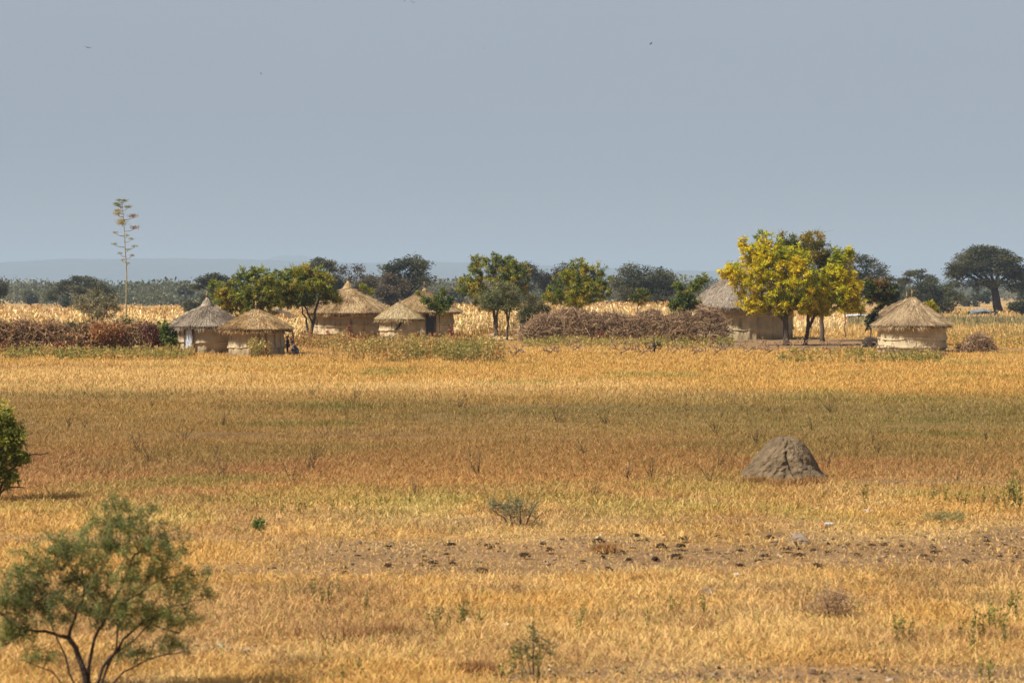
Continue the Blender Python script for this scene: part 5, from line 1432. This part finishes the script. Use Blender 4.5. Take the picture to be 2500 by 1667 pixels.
for k, (px, py, hw, lab) in enumerate([(868, 1566, 58, 'clump of dead reddish grass in the straw left of the thorn seedling'), (950, 1556, 40, 'smaller dead reddish grass clump right of its larger twin'),
                                       (1716, 1540, 44, 'flattened brown dead grass clump below the yellow leaved clod'), (1165, 1640, 40, 'brown dead grass clump at the bottom left of the thorn seedling'), (1480, 1345, 30, 'low brown grass clump in the middle of the dung strewn track'),
        (1848, 1184, 46, 'rusty grass clump at the left foot of the termite mound'), (1925, 1190, 56, 'rusty grass clump in front of the termite mound crack'), (1985, 1184, 34, 'rusty grass clump at the right foot of the termite mound')]):
    Y = gy(py); s = hw * Y / F; rng = np.random.default_rng(710 + k); n = 700; o = base_at(px, Y)
    b = MB(); base = np.stack([rng.normal(size=n) * s * .5, rng.normal(size=n) * s * .45, np.zeros(n)], 1)
    c = pick(rng, [(.20, .105, .042), (.32, .17, .065), (.44, .25, .10)], n, None, .2)
    b.blades(base, rng.uniform(.10, .24, n) * (1 if k < 2 or k > 4 else .7), rng.uniform(.006, .011, n) * (1.5 if k > 4 else 1), rng.uniform(.1, 1.1, n), rng.uniform(-.9, .9, n), c * .9, c * 1.15, rng)
    ob = b.build('dead_grass_clump', M_GRASS()); ob.location = tuple(o); tag(ob, lab, 'grass clump', 'dead grass clumps')

GW = [(.10, .115, .022), (.16, .17, .03), (.24, .22, .04), (.34, .27, .06)]
WP = [(1042, 1538, .26, 'a'), (1064, 1545, .26, 'a'), (1073, 1524, .28, 'a'), (1097, 1535, .22, 'a'), (1120, 1540, .30, 'a'), (1135, 1520, .32, 'a'), (1172, 1530, .24, 'a'), (1128, 1512, .3, 'a'),
      (765, 1470, .30, 'b'), (785, 1478, .26, 'b'), (802, 1475, .34, 'b'), (828, 1450, .24, 'b'), (893, 1485, .24, 'b'), (655, 1456, .2, 'b'), (715, 1470, .22, 'b'),
      (2190, 1575, .34, 'c'), (2205, 1562, .30, 'c'), (2225, 1568, .28, 'c'), (2375, 1545, .34, 'd'), (2400, 1560, .36, 'd'), (2420, 1530, .40, 'd'), (2440, 1550, .4, 'd'), (2460, 1575, .36, 'd'), (2485, 1520, .42, 'd'), (2380, 1600, .34, 'd'), (2470, 1500, .34, 'd'), (2350, 1560, .26, 'd'),
      (2440, 1250, .42, 'e'), (2460, 1245, .55, 'e'), (2480, 1240, .62, 'e'), (2495, 1245, .55, 'e'), (2470, 1225, .5, 'e'), (2485, 1225, .5, 'e'), (2405, 1232, .4, 'e'), (2360, 1238, .36, 'e'), (2340, 1228, .34, 'e'), (2310, 1226, .34, 'e'), (2280, 1228, .3, 'e'), (2112, 1228, .42, 'e'), (1725, 1505, .3, 'f'), (1720, 1492, .22, 'f'), (1640, 1490, .26, 'f'), (1413, 1545, .3, 'f'), (1420, 1525, .24, 'f'), (1580, 1530, .26, 'f'),
      (728, 1262, .3, 'g'), (745, 1250, .3, 'g'), (810, 1252, .3, 'g'), (690, 1258, .28, 'g'), (855, 1245, .28, 'g'), (868, 1255, .26, 'g'), (930, 1240, .26, 'g'), (1000, 1235, .26, 'g'), (1110, 1232, .24, 'g'), (620, 1240, .26, 'g'), (510, 1236, .26, 'g'), (1225, 1658, .26, 'h'), (1250, 1654, .3, 'h'), (1315, 1660, .3, 'h'), (835, 1665, .22, 'h'), (880, 1655, .26, 'h'), (1275, 1660, .22, 'h'), (2420, 1662, .3, 'h'), (2400, 1655, .26, 'h'),
      (810, 1585, .34, 'i'), (795, 1602, .22, 'i'), (700, 1300, .22, 'i'), (680, 1345, .26, 'i'), (827, 1338, .3, 'i'), (748, 1345, .2, 'i'), (2160, 1640, .28, 'i'), (1290, 1505, .2, 'i'), (600, 1500, .2, 'i')]
WL = {'a': 'green broad leaved weed in the patch left of the thorn seedling', 'b': 'green weed in the straw right of the near acacia bush', 'c': 'drooping pale green weed right of the dead twiggy shrub', 'd': 'tall green leafy weed in the patch at the lower right edge',
      'e': 'green weed growing along the right side behind the dung track', 'f': 'thin greenish weed in the straw between the seedling and dead shrub', 'g': 'yellow green weed along the rusty grass above the track', 'h': 'small bright weed on the bare soil at the bottom edge', 'i': 'sparse withered weed in the open straw'}
rng = np.random.default_rng(730)
pr = [weed_plant(rng, 1.0, GW, nl=9, L=.20, W=.075, stemc=(.16, .14, .05), ns=3).build('leafy_weed', M_LEAF()) for _ in range(7)]
pw = [weed_plant(rng, 1.0, [(.22, .15, .06), (.3, .2, .08), (.2, .17, .06)], nl=7, L=.14, W=.05, stemc=(.2, .13, .07), ns=5, leanx=.3).build('withered_weed', M_LEAF()) for _ in range(3)]
for _ in range(46):
    WP.append((rng.uniform(40, 2480), rng.uniform(960, 1215), rng.uniform(.3, .6), 'j'))
WL['j'] = 'small withered weed standing in the shaded middle of the field'
used = set()
for i, (px, py, h, kd) in enumerate(WP):
    src = (pw if kd in 'ij' else pr)[i % (3 if kd in 'ij' else 7)]
    if src.name in used:
        ob = src.copy(); COL.objects.link(ob)
    else:
        ob = src; used.add(src.name)
    ob.location = tuple(base_at(px, gy(py))); hh = h * 1.05; ob.scale = (hh,) * 3; ob.rotation_euler = (0, 0, rng.uniform(0, 6))
    tag(ob, WL[kd], 'weed', 'weeds, ' + WL[kd].split(' weed ')[-1])
for s_ in pr + pw:
    if s_.name not in used: bpy.data.objects.remove(s_)

# ------------------------------------------------------------------ posts by the large hut
for k, (px, py, hpx, lab) in enumerate([(833, 838, 17, 'pale weathered stump standing before the large tan hut'), (791, 829, 22, 'thin pale post at the left foot of the large tan hut'), (1036, 836, 12, 'short grey stump before the dark doorway')]):
    Y = gy(py); o = base_at(px, Y); s = Y / F; rng = np.random.default_rng(760 + k)
    b = MB(); r = 2.4 * s if k != 1 else 1.2 * s
    b.tube([(0, 0, -.1), (.01, 0, hpx * s * .5), (.03, .01, hpx * s)], [r * 1.1, r, r * .85], 8, np.array([.36, .28, .21]))
    ob = b.build('wooden_stump', M_BARK(), smooth=True); ob.location = tuple(o); tag(ob, lab, 'stump', 'wooden stumps by the huts')

# ------------------------------------------------------------------ far sheds
def shed(label, px0, px1, ptop, pbase, roofc, wallc, depth, seed, name):
    Y = gy(pbase); s = Y / F; cx = ((px0 + px1) / 2 - 1250) * s; W = (px1 - px0) * s / 2; H = (pbase - ptop) * s
    root = empty(name, (cx, Y, 0), label, 'shed'); rng = np.random.default_rng(seed)
    b = MB(); nx, ny = 24, 10
    gx = np.linspace(-1, 1, nx); gyv = np.linspace(-1, 1, ny); A, B_ = np.meshgrid(gx, gyv)
    z = H * (1.0 - .30 * np.abs(B_) - .45 * np.abs(A + .15) ** 1.6) * (1 + .5 * (fbm(A * 2.6 + 4, B_ * 2, seed, 3) - .5))
    idx = np.arange(nx * ny).reshape(ny, nx); q = np.stack([idx[:-1, :-1], idx[:-1, 1:], idx[1:, 1:], idx[1:, :-1]], -1).reshape(-1, 4)
    top = np.stack([A * W, B_ * depth / 2, z], -1).reshape(-1, 3); bot = top - np.array([0, 0, .06])
    rim = list(idx[0]) + list(idx[1:, -1]) + list(idx[-1, -2::-1]) + list(idx[-2:0:-1, 0]); nn = nx * ny
    e = np.array([[rim[k], rim[k] + nn, rim[(k + 1) % len(rim)] + nn, rim[(k + 1) % len(rim)]] for k in range(len(rim))])
    b.add(np.concatenate([top, bot]), [q, q[:, ::-1] + nn, e], np.tile(np.asarray(roofc), (2 * nn, 1)) * (.8 + .4 * rng.random((2 * nn, 1))))
    b.build('roof', M_SOLID(), root, (0, 0, 0))
    b = MB()
    for sx in (-1, 1):
        for sy in (-1, 1):
            w_, d_ = W * .9, depth * .44
    w_, d_, h_ = W * .92, depth * .45, H * .62
    v = [(x_, y_, z_) for z_ in (0, h_) for x_, y_ in ((-w_, -d_), (w_, -d_), (w_, d_), (-w_, d_))]
    b.add(v, np.array([[0, 1, 5, 4], [1, 2, 6, 5], [2, 3, 7, 6], [3, 0, 4, 7]]), np.asarray(wallc)); b.build('wall', M_MUD(), root)


shed('low shelter under pale blue sheeting at the foot of the great umbrella acacia', 2366, 2432, 754, 770, (.12, .145, .165), (.10, .10, .10), 4.0, 770, 'sheeted_shelter')
shed('low shed with a bright tin roof edge left of the solitary hut', 2062, 2128, 766, 776, (.40, .43, .47), (.10, .09, .08), 3.5, 771, 'tin_shed')

# ------------------------------------------------------------------ people in the weeds
def person(label, px, py, joints, edges, clothes, hairs, seed, yaw, skinc=(.075, .042, .028)):
    """one skinned body; joints: name -> (xyz, radius)"""
    Y = gy(py); o = base_at(px, Y); root = empty('person', o, label, 'person'); root.rotation_euler = (0, 0, yaw)

    def skin(name, J, E, mat, parent, grow_=1.0, rootj=None):
        me = bpy.data.meshes.new(name); bm = bmesh.new(); lay = bm.verts.layers.skin.verify(); vs = {}
        for k, (p, r) in J.items():
            v = bm.verts.new(p); v[lay].radius = (r * grow_, r * grow_); vs[k] = v
            if k == rootj: v[lay].use_root = True
        for a, c in E: bm.edges.new((vs[a], vs[c]))
        bm.to_mesh(me); bm.free()
        ca = me.color_attributes.new('Col', 'FLOAT_COLOR', 'POINT')
        ob = bpy.data.objects.new(name, me); COL.objects.link(ob); ob.parent = parent
        me.materials.append(mat)
        ob.modifiers.new('skin', 'SKIN'); sb = ob.modifiers.new('sub', 'SUBSURF'); sb.levels = 2; sb.render_levels = 2
        return ob

    def flat(name, c):
        if name in MATS: return MATS[name]
        m_, t_ = nodes_of(name); o_ = t_.nodes.new('ShaderNodeOutputMaterial'); p_ = t_.nodes.new('ShaderNodeBsdfPrincipled'); p_.inputs['Roughness'].default_value = .85
        nz_ = t_.nodes.new('ShaderNodeTexNoise'); nz_.inputs['Scale'].default_value = 7; cr = t_.nodes.new('ShaderNodeMix'); cr.data_type = 'RGBA'
        cr.inputs['A'].default_value = (*[k * .6 for k in c], 1); cr.inputs['B'].default_value = (*[min(1, k * 1.6) for k in c], 1)
        t_.links.new(nz_.outputs['Fac'], cr.inputs['Factor']); t_.links.new(cr.outputs['Result'], p_.inputs['Base Color']); t_.links.new(p_.outputs['BSDF'], o_.inputs['Surface']); MATS[name] = m_
        return m_
    body = skin('body', joints, edges, flat('skin_tone', skinc), root, 1.0, 'pelvis')
    for nm, keys, eds, g_, c in clothes:
        skin(nm, {k: joints[k] for k in keys}, eds, flat('cloth_%d_%s' % (seed, nm), c), root, g_, keys[0])
    hp, hr = joints['head']
    b = MB(); th = np.linspace(0, 2 * np.pi, 16, endpoint=False); ph = np.linspace(-.2, np.pi / 2, 7); TH, PH = np.meshgrid(th, ph)
    r = hr * 1.13
    b.add(np.stack([hp[0] + .02 + r * np.cos(PH) * np.cos(TH), hp[1] + r * np.cos(PH) * np.sin(TH) * .92, hp[2] + .025 + r * 1.05 * np.sin(PH)], -1).reshape(-1, 3),
          np.stack([np.arange(112).reshape(7, 16)[:-1], np.roll(np.arange(112).reshape(7, 16)[:-1], -1, 1), np.roll(np.arange(112).reshape(7, 16)[1:], -1, 1), np.arange(112).reshape(7, 16)[1:]], -1).reshape(-1, 4), np.array(hairs))
    b.build('hair', M_SOLID(), root, smooth=True)
    return root


def hand(J, E, wrist, name, fwd):
    """a palm with four fingers of different lengths and a thumb leaving its side"""
    w = np.array(J[wrist][0]); fwd = np.array(fwd, float); fwd /= np.linalg.norm(fwd); sd = np.cross(fwd, (0, 0, 1.0)); sd /= max(np.linalg.norm(sd), 1e-6)
    dn = np.cross(sd, fwd)
    J[name + 'p'] = (tuple(w + fwd * .06), .026); E.append((wrist, name + 'p'))
    for k, L in enumerate((.055, .065, .060, .045)):
        p = w + fwd * .10 + sd * (k - 1.5) * .019
        J[f'{name}{k}a'] = (tuple(p), .009); J[f'{name}{k}b'] = (tuple(p + fwd * L - dn * .02), .0075)
        E += [(name + 'p', f'{name}{k}a'), (f'{name}{k}a', f'{name}{k}b')]
    p = w + fwd * .05 + sd * .042
    J[name + 't'] = (tuple(p), .010); J[name + 'u'] = (tuple(p + fwd * .04 + sd * .012), .008)
    E += [(name + 'p', name + 't'), (name + 't', name + 'u')]


# crouching, bent forward to the left (-x), knees up, arms reaching down in front
J = {'pelvis': ((.16, 0, .30), .125), 'waist': ((.10, 0, .44), .115), 'chest': ((.0, 0, .60), .125), 'neck': ((-.10, 0, .73), .055), 'head': ((-.17, 0, .84), .088), 'nose': ((-.265, 0, .82), .022),
     'shl': ((-.03, .16, .66), .055), 'ell': ((-.14, .20, .46), .042), 'wrl': ((-.30, .14, .30), .028), 'shr': ((-.03, -.16, .66), .055), 'elr': ((-.14, -.20, .46), .042), 'wrr': ((-.30, -.14, .28), .028),
     'hil': ((.14, .09, .28), .09), 'knl': ((-.20, .13, .42), .062), 'anl': ((-.02, .12, .07), .04), 'tol': ((-.18, .13, .03), .032), 'hir': ((.14, -.09, .28), .09), 'knr': ((-.20, -.13, .40), .062), 'anr': ((-.02, -.12, .07), .04), 'tor': ((-.18, -.13, .03), .032)}
E = [('pelvis', 'waist'), ('waist', 'chest'), ('chest', 'neck'), ('neck', 'head'), ('head', 'nose'), ('chest', 'shl'), ('shl', 'ell'), ('ell', 'wrl'), ('chest', 'shr'), ('shr', 'elr'), ('elr', 'wrr'), ('pelvis', 'hil'), ('hil', 'knl'), ('knl', 'anl'), ('anl', 'tol'), ('pelvis', 'hir'), ('hir', 'knr'), ('knr', 'anr'), ('anr', 'tor')]
hand(J, E, 'wrl', 'hl', (-.8, -.1, -.5)); hand(J, E, 'wrr', 'hr', (-.8, .1, -.5))
person('crouching dark haired person in dark blue patterned clothes in the weeds', 719, 868, J, E,
       [('shirt', ['chest', 'waist', 'pelvis', 'shl', 'ell', 'shr', 'elr'], [('chest', 'waist'), ('waist', 'pelvis'), ('chest', 'shl'), ('shl', 'ell'), ('chest', 'shr'), ('shr', 'elr')], 1.14, (.045, .05, .062)),
        ('trousers', ['pelvis', 'hil', 'knl', 'anl', 'hir', 'knr', 'anr'], [('pelvis', 'hil'), ('hil', 'knl'), ('knl', 'anl'), ('pelvis', 'hir'), ('hir', 'knr'), ('knr', 'anr')], 1.16, (.022, .03, .06))], (.012, .010, .010), 1, .15)
# a child standing half behind the hut's right side
J = {'pelvis': ((0, 0, .52), .10), 'waist': ((.0, 0, .64), .088), 'chest': ((.0, 0, .78), .10), 'neck': ((-.01, 0, .90), .042), 'head': ((-.02, 0, 1.02), .082), 'nose': ((-.11, 0, 1.0), .02),
     'shl': ((0, .13, .84), .042), 'ell': ((.02, .17, .66), .034), 'wrl': ((-.05, .16, .50), .024), 'shr': ((0, -.13, .84), .042), 'elr': ((.02, -.17, .66), .034), 'wrr': ((-.05, -.16, .50), .024),
     'hil': ((0, .06, .50), .068), 'knl': ((-.02, .065, .28), .05), 'anl': ((.01, .065, .06), .034), 'tol': ((-.11, .075, .025), .028), 'hir': ((0, -.06, .50), .068), 'knr': ((-.03, -.065, .28), .05), 'anr': ((.01, -.065, .06), .034), 'tor': ((-.11, -.075, .025), .028)}
E = E[:19]; hand(J, E, 'wrl', 'hl', (-.2, 0, -1)); hand(J, E, 'wrr', 'hr', (-.2, 0, -1))
person('child in navy clothes standing at the right wall of the golden roofed hut', 702, 862, J, E,
       [('shirt', ['chest', 'waist', 'pelvis', 'shl', 'ell', 'shr', 'elr'], [('chest', 'waist'), ('waist', 'pelvis'), ('chest', 'shl'), ('shl', 'ell'), ('chest', 'shr'), ('shr', 'elr')], 1.16, (.016, .028, .085)),
        ('shorts', ['pelvis', 'hil', 'knl', 'hir', 'knr'], [('pelvis', 'hil'), ('hil', 'knl'), ('pelvis', 'hir'), ('hir', 'knr')], 1.18, (.02, .024, .05))], (.012, .010, .010), 2, .5)

# ------------------------------------------------------------------ birds
for k, (px, py, wpx, rl, lab) in enumerate([(215, 117, 13, .1, 'dark bird gliding high at the upper left of the sky'), (637, 180, 6, .9, 'small dark bird below and right of the gliding bird'), (1589, 107, 8, .7, 'dark bird with bent wings on the right side of the sky'),
                                            (1007, 6, 10, -.5, 'dark bird tilted on its side at the top edge, right one of two'), (988, 3, 5, .8, 'tiny dark bird at the top edge, left one of two'), (1180, 118, 4, .5, 'faint tiny bird below the two birds at the top edge')]):
    Y = 150.0; p = at(px, py, Y); s = wpx * 1.45 * Y / F / 2
    root = empty('bird', p, lab, 'bird', 'birds in the sky'); root.rotation_euler = (rl * .6, rl, .4 + k)
    b = MB(); b.tube([(0, -s * .55, 0), (0, -s * .3, .0), (0, .05 * s, 0), (0, s * .35, 0), (0, s * .7, 0)], [s * .03, s * .12, s * .15, s * .08, s * .05], 8, np.array([.02, .02, .022]))
    b.build('body', M_SOLID(), root, smooth=True)
    for sg in (-1, 1):
        b = MB(); v = []
        for zz in (.02 * s, -.02 * s):
            v += [(0, -s * .18, zz), (sg * s * .5, -s * .28, zz + s * .16), (sg * s, s * .05, zz + s * .05), (sg * s * .5, s * .02, zz + s * .14), (0, s * .16, zz)]
        b.add(v, [np.array([[0, 1, 3, 4]]), np.array([[1, 2, 3]]), np.array([[5, 9, 8, 6]]), np.array([[6, 8, 7]]), np.array([[0, 5, 6, 1], [1, 6, 7, 2], [2, 7, 8, 3], [3, 8, 9, 4]])], np.array([.02, .02, .022]))
        b.build('wing', M_SOLID(), root)

# ------------------------------------------------------------------ grass
grass_field('grass', 'dry grass of the near field in front of the huts', 18.5, 52, 1100000, h_field, lambda y: .0022 + .00019 * y, lambda y, s: 1.25 - .4 * sstep(30, 40, y), 801)
grass_field('tall_grass', 'taller dry grass in the middle of the field', 46, 190, 610000, lambda x, y: h_field(x, y) * .85, lambda y: .003 + .00024 * y, lambda y, s: .75 + 0 * y, 802)
grass_field('far_grass', 'dry grass of the far field behind the huts', 175, 470, 85000, lambda x, y: .55 + 0 * x, lambda y: .004 + .00036 * y, lambda y, s: .35 + 0 * y, 803)
grass_field('straw_litter', 'flattened straw lying over the bare track', 18.5, 52, 490000, lambda x, y: .14 + 0 * x, lambda y: .0026 + .00028 * y, lambda y, s: 1.35 + 0 * y, 804, litter=True)
